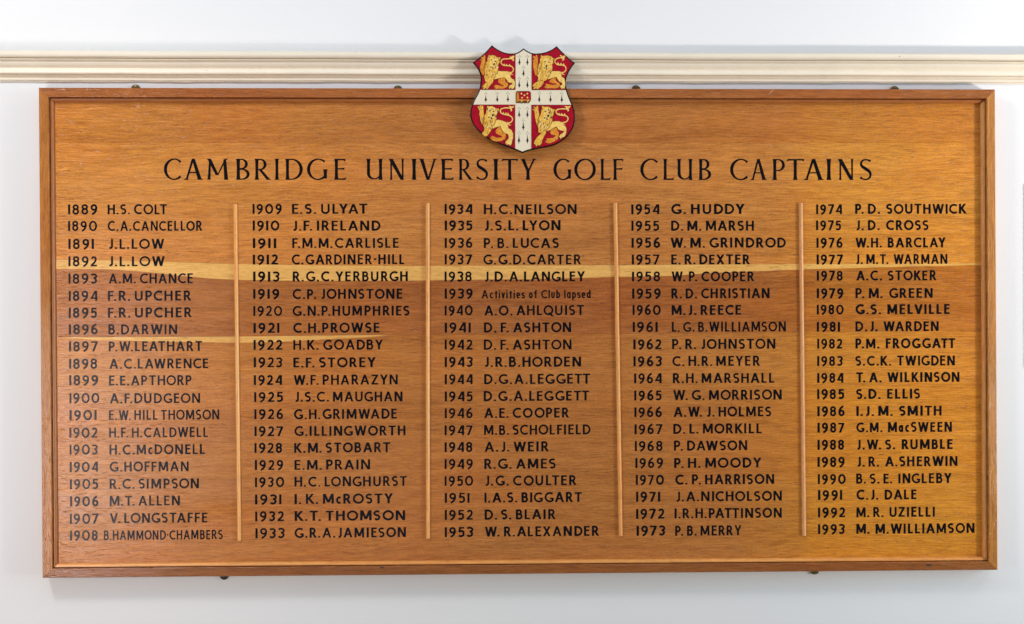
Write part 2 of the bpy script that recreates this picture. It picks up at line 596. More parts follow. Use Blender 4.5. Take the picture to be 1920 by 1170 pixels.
# ---- knots / filled holes on the frame
for (x, y, rx, rz) in ((1741, 1059.5, 6.5, 2.3), (716.5, 1064.0, 3.6, 2.0), (1440, 175, 2.2, 3.2)):
    c = pt(x, y, YF)
    g = Geo()
    g.prism([(c[0] + rx * PXM * cos(i * pi / 6) * random.uniform(.8, 1.1), c[1] + rz * PXM * sin(i * pi / 6) * random.uniform(.8, 1.1)) for i in range(12)], YF + 0.0001, 0.0003)
    if x != 1440:
        part("knot", g, DARKHOLE, board)
for (pl) in ([(1446, 171.5), (1450.4, 168.0), (1450.8, 168.5), (1441, 177.8), (1440.7, 177.4)],):
    g = Geo()
    g.prism([pt(x, y, YF) for x, y in pl], YF + 0.0001, 0.0003)
    part("scratch", g, SCRATCH, board)

# ---- brass fixing plates peeping from behind the frame
for (x, y, r, mat) in ((254.2, 167.4, 9.0, BRASS), (746, 168.6, 8.6, BRASS), (1192.5, 168.2, 8.6, BRASS), (1677.5, 169.8, 8.8, BRASS),
                       (420, 1079.3, 8.0, IRON), (1527.5, 1068.8, 8.6, BRASS)):
    c = pt(x, y, -0.006)
    up = 1 if y < 500 else -1
    g = Geo()
    rr = r * 0.00136
    arc_ = [(c[0] + rr * cos(pi * i / 16), c[1] + up * rr * sin(pi * i / 16)) for i in range(17)]
    g.prism(arc_ + [(c[0] - rr, c[1] - up * 0.02), (c[0] + rr, c[1] - up * 0.02)], -0.0035, 0.0022)
    pl = part("mirror_plate", g, mat, board, bevel=0.0005)
    g = Geo()
    g.disc(c[0], c[1] + up * rr * 0.38, rr * 0.50, -0.0057, 0.0003, 18, 0.0012)
    g.box(c[0] - rr * .45, c[0] + rr * .45, -0.0074, -0.0068, c[1] + up * rr * 0.38 - .0004, c[1] + up * rr * 0.38 + .0004)
    part("screw", g, mat, pl, smooth=False)

# ------------------------------------------------------------------ lettering
def arc(cx, cy, rx, ry, a0, a1, n=14):
    return [(cx + rx * cos(RAD(a0 + (a1 - a0) * i / n)), cy + ry * sin(RAD(a0 + (a1 - a0) * i / n))) for i in range(n + 1)]

class Pen:
    """collects strokes of one glyph in cap-height units"""
    def __init__(self, w):
        self.w, self.h, self.s = w, w * 0.92, []
    def poly(self, *p):
        self.s.append(('P', list(p)))
    def V(self, x, y0=0, y1=1):
        self.poly((x, y0), (x + self.w, y0), (x + self.w, y1), (x, y1))
    def H(self, y, x0, x1):
        self.poly((x0, y), (x1, y), (x1, y + self.h), (x0, y + self.h))
    def D(self, x0, y0, x1, y1, k=1.0):
        l = math.hypot(x1 - x0, y1 - y0)
        q = self.w * k * l / abs(y1 - y0) / 2
        self.poly((x0 - q, y0), (x0 + q, y0), (x1 + q, y1), (x1 - q, y1))
    def R(self, path, closed=False, wid=None):
        self.s.append(('C' if closed else 'R', path, wid or self.w))
    def ring(self, cx, cy, rx, ry, n=22):
        self.R(arc(cx, cy, rx, ry, 0, 360, n)[:-1], True)
    def bowl(self, x0, xc, yt, yb, xr):
        self.R([(x0, yt)] + arc(xc, (yt + yb) / 2, xr - xc, (yt - yb) / 2, 90, -90, 12) + [(x0, yb)])

def bez(p0, p1, p2, p3, n=12):
    out = []
    for i in range(n + 1):
        t = i / n
        u = 1 - t
        out.append(tuple(u ** 3 * p0[k] + 3 * u * u * t * p1[k] + 3 * u * t * t * p2[k] + t ** 3 * p3[k] for k in (0, 1)))
    return out

SPACE = 0.06
def sans(ch, w):
    """monoline sign-writer's capitals; returns (strokes, advance width)"""
    p = Pen(w)
    h = p.h
    r = w / 2
    if ch == ' ': return [], SPACE
    if ch == '_': return [], 0.26
    if ch == '.': p.poly((0, 0), (w * .95, 0), (w * .95, w * .95), (0, w * .95)); return p.s, w * .95
    if ch == ',': p.poly((0, w), (w, w), (w * .4, -.1), (0, -.1)); return p.s, w
    if ch == '-': p.H(.42, 0, .24); return p.s, .24
    if ch == '~': p.poly((0, .42), (w, .42), (w, .42 + w), (0, .42 + w)); return p.s, w
    if ch == 'A': p.D(.085, 0, .37, 1); p.D(.655, 0, .37, 1); p.H(.25, .18, .57); return p.s, .74
    if ch == 'B': p.V(0); p.bowl(r, .27, 1 - h / 2, .54, .50 - r); p.bowl(r, .28, .53, h / 2, .55 - r); return p.s, .55
    if ch == 'C': p.R(arc(.44, .5, .44 - r, .5 - h / 2, 50, 310, 20)); return p.s, .72
    if ch == 'D': p.V(0); p.bowl(r, .24, 1 - h / 2, h / 2, .68 - r); return p.s, .68
    if ch == 'E': p.V(0); p.H(0, r, .46); p.H(.47, r, .43); p.H(1 - h, r, .46); return p.s, .46
    if ch == 'F': p.V(0); p.H(.45, r, .41); p.H(1 - h, r, .45); return p.s, .45
    if ch == 'G': p.R(arc(.44, .5, .44 - r, .5 - h / 2, 50, 318, 20)); p.V(.76 - w, .12, .46); p.H(.46 - h, .46, .76); return p.s, .76
    if ch == 'H': p.V(0); p.V(.64 - w); p.H(.46, r, .64 - r); return p.s, .64
    if ch == 'I': p.V(0); return p.s, w
    if ch == 'J': p.R([(.38 - r, 1), (.38 - r, .6), (.38 - r, .26)] + arc(.14, .24, .24 - r, .24 - h / 2, 0, -105, 9)[1:]); return p.s, .38
    if ch == 'K': p.V(0); p.D(.14, .40, .50, 1); p.D(.55, 0, .22, .55, 1.05); return p.s, .60
    if ch == 'L': p.V(0); p.H(0, r, .43); return p.s, .43
    if ch == 'M': p.D(r, 0, .10, 1); p.D(.82 - r, 0, .72, 1); p.D(.12, 1, .41, .12); p.D(.70, 1, .41, .12); return p.s, .82
    if ch == 'N': p.V(0); p.V(.68 - w); p.D(r * 1.2, 1, .68 - r * 1.2, 0); return p.s, .68
    if ch == 'O': p.ring(.42, .5, .42 - r, .5 - h / 2, 28); return p.s, .84
    if ch == 'P': p.V(0); p.bowl(r, .26, 1 - h / 2, .45, .52 - r); return p.s, .52
    if ch == 'Q': p.ring(.42, .5, .42 - r, .5 - h / 2, 28); p.D(.50, .26, .78, -.14); return p.s, .84
    if ch == 'R': p.V(0); p.bowl(r, .26, 1 - h / 2, .47, .51 - r); p.D(.50, 0, .26, .50); return p.s, .58
    if ch == 'S':
        m = .52
        top = arc(.27, (1 - h / 2 + m) / 2, .205, (1 - h / 2 - m) / 2, 42, 262, 14)
        bot = arc(.245, (m + h / 2) / 2, .255 - r + .01, (m - h / 2) / 2, 82, -142, 14)
        p.R(top + bot); return p.s, .51
    if ch == 'T': p.V(.29 - r); p.H(1 - h, 0, .58); return p.s, .58
    if ch == 'U': p.R([(r, 1), (r, .6)] + arc(.32, .33, .32 - r, .33 - h / 2, 180, 360, 14) + [(.64 - r, .6), (.64 - r, 1)]); return p.s, .64
    if ch == 'V': p.D(.08, 1, .33, 0); p.D(.58, 1, .33, 0); return p.s, .66
    if ch == 'W': p.D(.08, 1, .27, 0); p.D(.48, 1, .27, 0); p.D(.48, 1, .69, 0); p.D(.88, 1, .69, 0); return p.s, .96
    if ch == 'X': p.D(.09, 0, .55, 1); p.D(.09, 1, .55, 0); return p.s, .64
    if ch == 'Y': p.D(.08, 1, .31, .44); p.D(.54, 1, .31, .44); p.V(.31 - r, 0, .46); return p.s, .62
    if ch == 'Z': p.H(0, .03, .58); p.H(1 - h, .04, .57); p.D(.10, h * .5, .50, 1 - h * .5); return p.s, .60
    if ch == '1': p.V(0); return p.s, w
    if ch == '2':
        q = arc(.25, .72, .25 - r, .28 - h / 2, 165, -28, 12)
        p.R(q + bez(q[-1], (.38, .42), (.20, .30), (.075, h * .55), 8)[1:]); p.H(0, .0, .50); return p.s, .50
    if ch == '3':
        m = .54
        p.R(arc(.22, (1 - h / 2 + m) / 2, .21, (1 - h / 2 - m) / 2, 145, -90, 12)); p.R(arc(.21, (m + h / 2) / 2, .285 - r, (m - h / 2) / 2, 90, -145, 14)); return p.s, .49
    if ch == '4': p.V(.36, 0, 1); p.D(.07, .24, .40, 1, .9); p.H(.20, 0, .56); return p.s, .56
    if ch == '5':
        p.H(1 - h, .09, .46); p.D(.095, .5, .14, 1, .9)
        p.R(bez((.06, .50), (.15, .62), (.30, .63), (.40, .54), 6) + arc(.21, .31, .29 - r, .31 - h / 2, 40, -140, 12)[1:]); return p.s, .50
    if ch in '69':
        q = [(r, .33)] + bez((r, .34), (.06, .66), (.24, .90), (.42, .985), 10)[1:]
        ri = arc(.27, .315, .27 - r, .315 - h / 2, 0, 360, 20)[:-1]
        W = .54
        if ch == '9':
            q = [(W - x, 1 - y) for x, y in q]; ri = [(W - x, 1 - y) for x, y in ri]
        p.R(q); p.R(ri, True); return p.s, W
    if ch == '7': p.H(1 - h, 0, .50); p.D(.15, 0, .45, 1 - h * .4); return p.s, .52
    if ch == '8':
        p.ring(.26, (1 - h / 2 + .54) / 2, .225 - r * .6, (1 - h / 2 - .54) / 2, 18); p.ring(.26, (.54 + h / 2) / 2, .27 - r, (.54 - h / 2) / 2, 20); return p.s, .53
    if ch == '0': p.ring(.35, .5, .35 - r, .5 - h / 2, 26); return p.s, .70
    # lower case, x-height .72
    X = .72
    if ch == 'c': p.R(arc(.24, X / 2, .24 - r, X / 2 - h / 2, 48, 312, 14)); return p.s, .40
    if ch == 'a':
        p.ring(.21, X * .5, .21 - r, X / 2 - h / 2, 16); p.V(.43 - w, 0, X); return p.s, .43
    if ch == 't': p.V(.10, 0, .92); p.H(X - h, 0, .32); return p.s, .32
    if ch == 'i': p.V(0, 0, X); p.poly((0, .84), (w, .84), (w, .84 + w), (0, .84 + w)); return p.s, w
    if ch == 'v': p.D(.06, X, .19, 0); p.D(.32, X, .19, 0); return p.s, .38
    if ch == 'e': p.R(arc(.22, X / 2, .22 - r, X / 2 - h / 2, 0, 315, 16)); p.H(X / 2 - h / 2, r, .43); return p.s, .44
    if ch == 's':
        m = X / 2 + .01
        p.R(arc(.18, (X - h / 2 + m) / 2, .13, (X - h / 2 - m) / 2, 40, 262, 10) + arc(.165, (m + h / 2) / 2, .15, (m - h / 2) / 2, 82, -142, 10)); return p.s, .34
    if ch == 'o': p.ring(.22, X / 2, .22 - r, X / 2 - h / 2, 18); return p.s, .44
    if ch == 'f': p.R([(.10 + r, 0), (.10 + r, .75)] + arc(.26, .80, .16 - r + .02, .2 - h / 2, 180, 60, 8)); p.H(X - h, 0, .30); return p.s, .32
    if ch == 'l': p.V(0); return p.s, w
    if ch == 'u': p.R([(r, X), (r, .4)] + arc(.20, .22, .20 - r, .22 - h / 2, 180, 360, 10) + [(.40 - r, .4), (.40 - r, X)]); return p.s, .40
    if ch == 'b': p.V(0); p.ring(.22, X / 2, .22 - r, X / 2 - h / 2, 16); return p.s, .44
    if ch == 'd': p.V(.44 - w); p.ring(.22, X / 2, .22 - r, X / 2 - h / 2, 16); return p.s, .44
    if ch == 'p': p.V(0, -.24, X); p.ring(.22, X / 2, .22 - r, X / 2 - h / 2, 16); return p.s, .44
    raise ValueError(ch)

YT = YP                    # letters lie on the panel face
TH = 0.00022

def emit(g, strokes, fx, fz, cap, sx, Yb, zoff):
    """place strokes: glyph x -> fx + x*cap*sx ; y -> fz + y*cap"""
    for k, s in enumerate(strokes):
        t = TH + zoff + 0.00002 * (k % 5)
        if s[0] == 'P':
            g.prism([(fx + x * cap * sx, fz + y * cap) for x, y in s[1]], Yb, t)
        else:
            path = [(fx + x * cap * sx, fz + y * cap) for x, y in s[1]]
            wd = s[2]
            wd = [q * cap for q in wd] if isinstance(wd, list) else wd * cap * (0.5 + 0.5 * sx)
            g.ribbon(path, wd, Yb, t, s[0] == 'C')

def text_line(name, txt, x0, x1, base, cap_px, wt, gap=0.155):
    a, b = pt(x0, base, YT), pt(x1, base, YT)
    top = pt(x0, base - cap_px, YT)
    cap = top[1] - a[1]
    rnd = random.Random(txt + str(x0))
    wt = wt * rnd.uniform(0.975, 1.045)
    if x0 > 1600 and ' ' in txt:
        k_ = txt.rindex(' ')
        txt = txt[:k_] + '_' + txt[k_ + 1:]
    glyphs = []
    pos = 0.0
    prev = None
    for ch in txt:
        st, wd = sans(ch, wt * rnd.uniform(0.95, 1.05))
        if prev is not None:
            gp = gap
            if ch in ' _' or prev in (' ', '_'):
                gp = 0.04 if ch in ' _' else (0.24 if not txt.startswith('Act') else 0.36)
            elif ch == '.':
                gp = 0.14 if prev not in 'PFTVWY' else 0.04
            elif prev == '.':
                gp = 0.18
            elif (prev + ch) in ('AW', 'WA', 'AY', 'YA', 'AT', 'TA', 'LY', 'AV', 'LT', 'OY', 'TT', 'PA', 'FA', 'VA'):
                gp = 0.05
            elif prev in 'OCDGQ' or ch in 'OCGQ':
                gp = gap * 0.75
            elif prev in 'IHNMUEL1' and ch in 'IHNMUEL1BDPRFK':
                gp = gap * 1.25
            pos += gp + rnd.uniform(-0.015, 0.015)
        glyphs.append((st, pos))
        pos += wd
        prev = ch
    sx = (b[0] - a[0]) / (pos * cap)
    g = Geo()
    for i, (st, p) in enumerate(glyphs):
        emit(g, st, a[0] + p * cap * sx, a[1] + rnd.uniform(-0.008, 0.008) * cap, cap * rnd.uniform(0.985, 1.015), sx, YT, 0.00001 * (i % 2))
    o = part(name, g, INK, board)
    return sx

ROWS = [
 # column 1: year, x0, x1, baseline, name, x0, x1, baseline
 [("1889",127.7,182.7,402.2,"H.S. COLT",201.9,312.9,401.8),("1890",127.7,182.2,433.3,"C.A.CANCELLOR",202,379,433),
  ("1891",128.3,176.3,467,"J.L.LOW",202.7,308,466.7),("1892",128.3,182,499.5,"J.L.LOW",202.7,309,499.2),
  ("1893",128.3,182.1,532,"A.M. CHANCE",204,361.5,531.5),("1894",128.9,183,564.4,"F.R. UPCHER",202.4,358.5,564),
  ("1895",128.9,182.1,596,"F.R. UPCHER",202.4,359.7,595.5),("1896",129.2,183.3,626.9,"B.DARWIN",203.3,332.4,626.9),
  ("1897",129.5,183.5,659,"P.W.LEATHART",204,379,658.8),("1898",129.8,182.1,691.7,"A.C.LAWRENCE",205.3,390.5,691.4),
  ("1899",130,184.1,722.6,"E.E.APTHORP",204.5,359.4,722.8),("1900",130.3,186.5,756,"A.F.DUDGEON",206.2,375.4,756.3),
  ("1901",130.3,181.2,788,"E.W. HILL THOMSON",204.5,411,787.7),("1902",130.3,182.7,820.8,"H.F. H.CALDWELL",204.8,390,820.5),
  ("1903",130.6,183,852.8,"H.C.McDONELL",205.3,384,852.5),("1904",130.9,184.1,885,"G.HOFFMAN",205.6,354,884.5),
  ("1905",131.2,184.1,917.3,"R.C. SIMPSON",205.6,373,916.7),("1906",131.5,184.4,949.6,"M.T. ALLEN",205.6,337.6,948.4),
  ("1907",131.2,184.4,982.2,"V. LONGSTAFFE",206.2,389,980.9),("1908",131.5,183.5,1013.5,"B.HAMMOND-CHAMBERS",194.9,417.6,1012.8)],
 [("1909",473.6,528.3,400.9,"E.S. ULYAT",547.5,688.8,400.9),("1910",473.8,524.3,432.3,"J.F. IRELAND",547.8,713.9,432.6),
  ("1911",474.1,518.1,465.3,"F.M.M.CARLISLE",548,747.5,465),("1912",474.1,521.2,496,"C.GARDINER-HILL",547,758,495.8),
  ("1913",474.7,524,528,"R.G.C.YERBURGH",549,764.7,527.7),("1919",474.7,524,560.4,"C.P. JOHNSTONE",548.6,754.2,560.7),
  ("1920",475,529.4,592.3,"G.N.P.HUMPHRIES",548.6,768,592.3),("1921",475.3,524,624.2,"C.H.PROWSE",549.7,711.4,624),
  ("1922",475.5,529.4,656,"H.K. GOADBY",550,717.9,656),("1923",475.8,529.4,688.8,"E.F. STOREY",550,704.3,689),
  ("1924",476,529.2,722,"W.F. PHARAZYN",551,746,721.7),("1925",476.6,531,753.7,"J.S.C. MAUGHAN",552.2,754.8,753.4),
  ("1926",476.9,531,786,"G.H.GRIMWADE",551,744,786),("1927",477.2,531,818,"G.ILLINGWORTH",552,760.6,817.5),
  ("1928",477.2,529.2,849.3,"K.M. STOBART",551.6,731.6,849),("1929",477.8,531.3,881.3,"E.M. PRAIN",552.2,693.8,881),
  ("1930",478.1,533,913.3,"H.C. LONGHURST",552.2,763,912.6),("1931",478.1,527.8,945.8,"I. K. McROSTY",552.2,736.5,945),
  ("1932",478.4,532.4,977.5,"K.T. THOMSON",552.5,759.8,976.8),("1933",479,533.6,1009.2,"G.R.A.JAMIESON",552.2,761,1008.6)],
 [("1934",833.6,885.8,401.3,"H.C.NEILSON",907.2,1081.2,401.6),("1935",833.9,886,432,"J.S.L. LYON",907.2,1050.8,432),
  ("1936",833.9,886,464.8,"P. B. LUCAS",907.2,1048.2,465),("1937",833.9,885.2,495.8,"G.G.D.CARTER",906.3,1089.4,496),
  ("1938",833.6,884.6,527.7,"J.D.A.LANGLEY",907.5,1096.5,528),("1939",833.9,886.6,559.8,"Activities of Club lapsed",903,1107.5,559.6),
  ("1940",833.9,886.3,591.4,"A.O. AHLQUIST",908.3,1094.8,591.4),("1941",833.9,882.7,623.6,"D. F. ASHTON",907.5,1071,623.4),
  ("1942",833.9,885.8,655.5,"D. F. ASHTON",907.2,1071.6,655.8),("1943",833.9,886.3,688,"J.R.B.HORDEN",907.5,1089.7,688),
  ("1944",834,886.6,720.5,"D.G.A.LEGGETT",907.8,1106.4,720.2),("1945",834,886.6,752.5,"D.G.A.LEGGETT",907,1104.7,752),
  ("1946",834,886.3,784.2,"A.E. COOPER",908.1,1066.9,783.7),("1947",833.7,886.3,816.2,"M.B. SCHOLFIELD",907.6,1107.6,815.5),
  ("1948",833.7,885.8,847.6,"A.J. WEIR",908.7,1028.8,847),("1949",833.7,886.6,879.5,"R.G. AMES",908.1,1041.9,879.2),
  ("1950",833.7,887.2,911.2,"J.G. COULTER",908.4,1080.8,910.7),("1951",834,880.5,942.9,"I.A.S. BIGGART",908.4,1091,942.4),
  ("1952",834,886.6,975,"D. S. BLAIR",908.7,1041.6,974.3),("1953",834,887.2,1007,"W. R.ALEXANDER",909.6,1123,1006.2)],
 [("1954",1183.6,1236.6,401.6,"G. HUDDY",1258.3,1395.7,401.3),("1955",1183.9,1236.3,432.6,"D. M. MARSH",1258.3,1413.5,432.6),
  ("1956",1184.1,1238,464.5,"W. M. GRINDROD",1257.8,1473.8,464.5),("1957",1184.7,1236.3,496,"E. R. DEXTER",1258.6,1405.9,495.8),
  ("1958",1185,1238,527.7,"W. P. COOPER",1259.5,1414,527.7),("1959",1185.3,1238.9,559.8,"R. D. CHRISTIAN",1258.9,1442.8,559.6),
  ("1960",1186.1,1238.9,590.6,"M.J. REECE",1259.2,1389.5,590.6),("1961",1186.4,1233.2,622.5,"L. G. B.WILLIAMSON",1259.7,1473.6,622.2),
  ("1962",1187.5,1240,655,"P. R. JOHNSTON",1260.3,1453.8,654.6),("1963",1187.8,1240.8,686.8,"C. H.R. MEYER",1260.6,1424.8,686.5),
  ("1964",1189,1240.7,718.8,"R.H. MARSHALL",1261.6,1451.7,718.5),("1965",1189.2,1240.7,750.8,"W. G. MORRISON",1262.5,1465.7,750.2),
  ("1966",1189.5,1241,782.2,"A.W. J. HOLMES",1263.4,1446.2,781.6),("1967",1189.8,1241.9,814.1,"D. L. MORKILL",1262.5,1428.2,813.3),
  ("1968",1190.4,1242.4,845.8,"P. DAWSON",1263.7,1400.9,845),("1969",1191.3,1243.3,877.5,"P. H. MOODY",1264,1427.6,877.5),
  ("1970",1192.1,1245,909.2,"C. P. HARRISON",1266,1451.7,908.6),("1971",1192.7,1238,940.9,"J.A.NICHOLSON",1266.6,1466,940.3),
  ("1972",1192.7,1245.6,972.8,"I.R.H.PATTINSON",1264.8,1466,972),("1973",1193.6,1247,1004.5,"P. B. MERRY",1266,1390,1004.5)],
 [("1974",1530.3,1579,401.6,"P. D. SOUTHWICK",1603.4,1811.3,401),("1975",1530.1,1577.2,431.8,"J. D. CROSS",1604.2,1741.3,431.5),
  ("1976",1530.9,1580,464.5,"W.H. BARCLAY",1604.5,1772.7,464.2),("1977",1531.2,1580.3,495.8,"J. M.T. WARMAN",1604,1776.3,495.2),
  ("1978",1531.5,1580.3,526.3,"A.C. STOKER",1606,1755.4,526),("1979",1531.5,1581.1,559.3,"P. M. GREEN",1604,1749,559),
  ("1980",1531.5,1582.2,589.7,"G.S. MELVILLE",1604,1780.6,589.3),("1981",1531.5,1575.2,622,"D.J. WARDEN",1604,1760.2,621.2),
  ("1982",1532.3,1579.4,653.8,"P.M. FROGGATT",1604,1791,653.4),("1983",1532.3,1580,686.2,"S.C.K. TWIGDEN",1604.2,1790.4,685.9),
  ("1984",1532.2,1581.6,717.8,"T. A. WILKINSON",1605.6,1799,716.9),("1985",1532.2,1583.1,748.4,"S.D. ELLIS",1605.6,1725.3,748),
  ("1986",1532.5,1583.8,780.6,"I.J. M. SMITH",1605.6,1765.6,780),("1987",1532.8,1583.1,811.3,"G.M. MacSWEEN",1605.6,1784.7,810.6),
  ("1988",1532.8,1582.8,843.4,"J.W. S. RUMBLE",1605.6,1786,843),("1989",1532.8,1583.8,875.6,"J. R. A.SHERWIN",1606.2,1795.3,875),
  ("1990",1533.5,1586,907.7,"B. S. E. INGLEBY",1605.3,1783.8,906.8),("1991",1533.8,1579.3,937.6,"C.J. DALE",1605.8,1718.4,937),
  ("1992",1533.8,1584.6,970.2,"M. R. UZIELLI",1605.8,1752.8,969.8),("1993",1533.8,1583.6,1001.5,"M. M.WILLIAMSON",1605.6,1827,1001)],
]
WT = [0.168, 0.172, 0.172, 0.176, 0.190]
SXS = []
for ci, rows in enumerate(ROWS):
    SPACE = 0.07
    for (yr, a0, a1, ab, nm, b0, b1, bb) in rows:
        wtn = WT[ci]
        text_line("painted_year", yr, a0, a1, ab, 19.0 if ci == 0 else 18.6, wtn, 0.17)
        if nm.startswith("Act"):
            s_ = text_line("painted_words", nm, b0, b1, bb, 15.6, 0.155, 0.15)
        elif nm.startswith("B.HAMM"):
            s_ = text_line("painted_name", nm.replace('-', '~'), b0, b1, bb, 17.8, 0.16, 0.15)
        else:
            s_ = text_line("painted_name", nm, b0, b1, bb, 18.6, wtn)
        SXS.append((round(s_, 2), nm))
SXS.sort()
print("narrow", SXS[:8], "wide", SXS[-8:])

# ---- title: flared roman capitals
TW, TN = 0.150, 0.060
def stem(p, xc, y0=0.0, y1=1.0, w=TW, f0=1, f1=1):
    e = w * 0.24
    lo = [(xc - w / 2 - e * f0, y0), (xc + w / 2 + e * f0, y0), (xc + w / 2 + e * .35 * f0, y0 + .06), (xc + w / 2, y0 + .18), (xc + w * .46, (y0 + y1) / 2)]
    hi = [(xc + w / 2, y1 - .18), (xc + w / 2 + e * .35 * f1, y1 - .06), (xc + w / 2 + e * f1, y1), (xc - w / 2 - e * f1, y1), (xc - w / 2 - e * .35 * f1, y1 - .06), (xc - w / 2, y1 - .18)]
    p.poly(*(lo + hi + [(xc - w * .46, (y0 + y1) / 2), (xc - w / 2, y0 + .18), (xc - w / 2 - e * .35 * f0, y0 + .06)]))

def modring(cx, cy, rx, ry, a0, a1, n, thick=TW, thin=TN, tilt=0, endw=None):
    path, wd = [], []
    for i in range(n + 1):
        a = a0 + (a1 - a0) * i / n
        ww = thin + (thick - thin) * abs(cos(RAD(a + tilt))) ** 1.4
        path.append((cx + (rx - ww / 2) * cos(RAD(a)), cy + (ry - ww / 2) * sin(RAD(a))))
        wd.append(ww)
    if endw:
        for k in range(3):
            wd[k] = max(wd[k], endw[0] * (1 - k / 3))
            wd[-1 - k] = max(wd[-1 - k], endw[1] * (1 - k / 3))
    return path, wd

def slab(p, x0, y0, x1, y1, w0, w1):
    """slanted stroke, horizontal cuts, width w0 at (x0,y0) to w1 at (x1,y1)"""
    p.poly((x0 - w0 / 2, y0), (x0 + w0 / 2, y0), (x1 + w1 / 2, y1), (x1 - w1 / 2, y1))

def roman(ch):
    p = Pen(TW)
    r = lambda *a, **k: p.s.append(('R', *modring(*a, **k)))
    if ch == 'I':
        stem(p, .1); return p.s, .2
    if ch == 'O':
        q, wd = modring(.5, .5, .5, .515, 0, 360, 40, tilt=8)
        p.s.append(('C', q[:-1], wd[:-1])); return p.s, 1.0
    if ch == 'C':
        r(.50, .5, .50, .515, 47, 313, 30, tilt=6, endw=(.12, .10)); return p.s, .86
    if ch == 'G':
        r(.50, .5, .50, .515, 50, 318, 30, tilt=6, endw=(.11, .0)); stem(p, .82, .06, .50, TW * .95, 0, 1); return p.s, .93
    if ch == 'A':
        slab(p, .13, 0, .40, .985, .085, .10); slab(p, .70, 0, .42, 1.0, .17, .13)
        p.poly((.24, .31), (.60, .31), (.58, .37), (.26, .37))
        p.poly((0, 0), (.21, 0), (.19, .05), (.15, .10), (.09, .07)); p.poly((.58, 0), (.85, 0), (.78, .06), (.68, .10), (.62, .06)); return p.s, .85
    if ch == 'M':
        slab(p, .12, 0, .17, .96, .13, .085); slab(p, .89, 0, .83, .96, .17, .13)
        slab(p, .13, 1, .49, .22, .17, .14); slab(p, .88, 1, .51, .22, .085, .06)
        p.poly((.0, 1), (.20, 1), (.17, .93), (.06, .965)); p.poly((.80, 1), (1.0, 1), (.94, .965), (.86, .94))
        p.poly((.035, 0), (.205, 0), (.175, .07), (.075, .07)); p.poly((.78, 0), (1.0, 0), (.95, .08), (.82, .08)); return p.s, 1.0
    if ch == 'B':
        stem(p, .12)
        for (yt, yb, xr, xc) in ((1.0, .50, .56, .28), (.53, 0.0, .64, .30)):
            q, wd = modring(xc, (yt + yb) / 2, xr - xc, (yt - yb) / 2, 90, -90, 16, TW * .92, TN)
            p.s.append(('R', [(.12, yt - TN / 2)] + q + [(.12, yb + TN / 2)], [TN] + wd + [TN]))
        return p.s, .64
    if ch in 'RP':
        stem(p, .12)
        yb = .46 if ch == 'R' else .42
        q, wd = modring(.30, (1 + yb) / 2, .30 if ch == 'R' else .31, (1 - yb) / 2, 90, -90, 16, TW * .92, TN)
        p.s.append(('R', [(.12, 1 - TN / 2)] + q + [(.13, yb + TN / 2)], [TN] + wd + [TN]))
        if ch == 'R':
            slab(p, .70, 0.0, .27, .50, .19, .15); p.poly((.60, 0), (.84, 0), (.79, .03), (.68, .10)); return p.s, .84
        return p.s, .61
    if ch == 'D':
        stem(p, .12)
        q, wd = modring(.34, .5, .52, .5, 90, -90, 22, TW, TN)
        p.s.append(('R', [(.12, 1 - TN / 2)] + q + [(.12, TN / 2)], [TN] + wd + [TN])); return p.s, .86
    if ch in 'EFL':
        stem(p, .12)
        if ch in 'EL':
            p.poly((.12, 0), (.56, 0), (.60, .12), (.58, .12), (.50, .075), (.12, .065))
        if ch in 'EF':
            p.poly((.12, 1), (.56, 1), (.55, .885), (.53, .885), (.46, .93), (.12, .935))
            p.poly((.12, .55), (.40, .56), (.52, .585), (.49, .475), (.40, .49), (.12, .49))
        return p.s, .60 if ch == 'L' else .58
    if ch == 'U':
        stem(p, .11, .30, 1, TW, 0, 1); stem(p, .70, 0.0, 1, TW, 1, 1)
        path, wd = [(.11, .34)], [TW]
        for i in range(15):
            t = i / 14
            a = RAD(180 + 165 * t)
            path.append((.40 + (.29 if t < .5 else .27) * cos(a), .30 + .255 * sin(a)))
            wd.append(TN + (TW - TN) * max(0, cos(pi * t)) ** 1.2)
        p.s.append(('R', path, wd)); return p.s, .83
    if ch == 'N':
        stem(p, .13, 0, 1, .085); stem(p, .70, 0, 1, .085, 0, 1); slab(p, .11, 1, .68, 0, .21, .17)
        p.poly((0, 1), (.2, 1), (.16, .92), (.06, .965)); p.poly((.6, 0), (.745, 0), (.745, .1)); return p.s, .80
    if ch == 'V':
        slab(p, .13, 1, .42, 0, .17, .12); slab(p, .74, 1, .44, 0, .09, .09)
        p.poly((0, 1), (.25, 1), (.21, .92), (.08, .95)); p.poly((.64, 1), (.86, 1), (.78, .95), (.70, .93)); return p.s, .86
    if ch == 'Y':
        slab(p, .13, 1, .37, .42, .17, .14); slab(p, .67, 1, .39, .42, .09, .09); stem(p, .37, 0, .5, TW, 1, 0)
        p.poly((0, 1), (.25, 1), (.21, .93), (.08, .96)); p.poly((.57, 1), (.78, 1), (.71, .95), (.63, .94)); return p.s, .78
    if ch == 'T':
        stem(p, .42, 0, 1, TW, 1, 0)
        p.poly((.07, 1), (.84, 1), (.81, .87), (.78, .91), (.70, .93), (.14, .925), (.05, .90), (.0, .85)); return p.s, .84
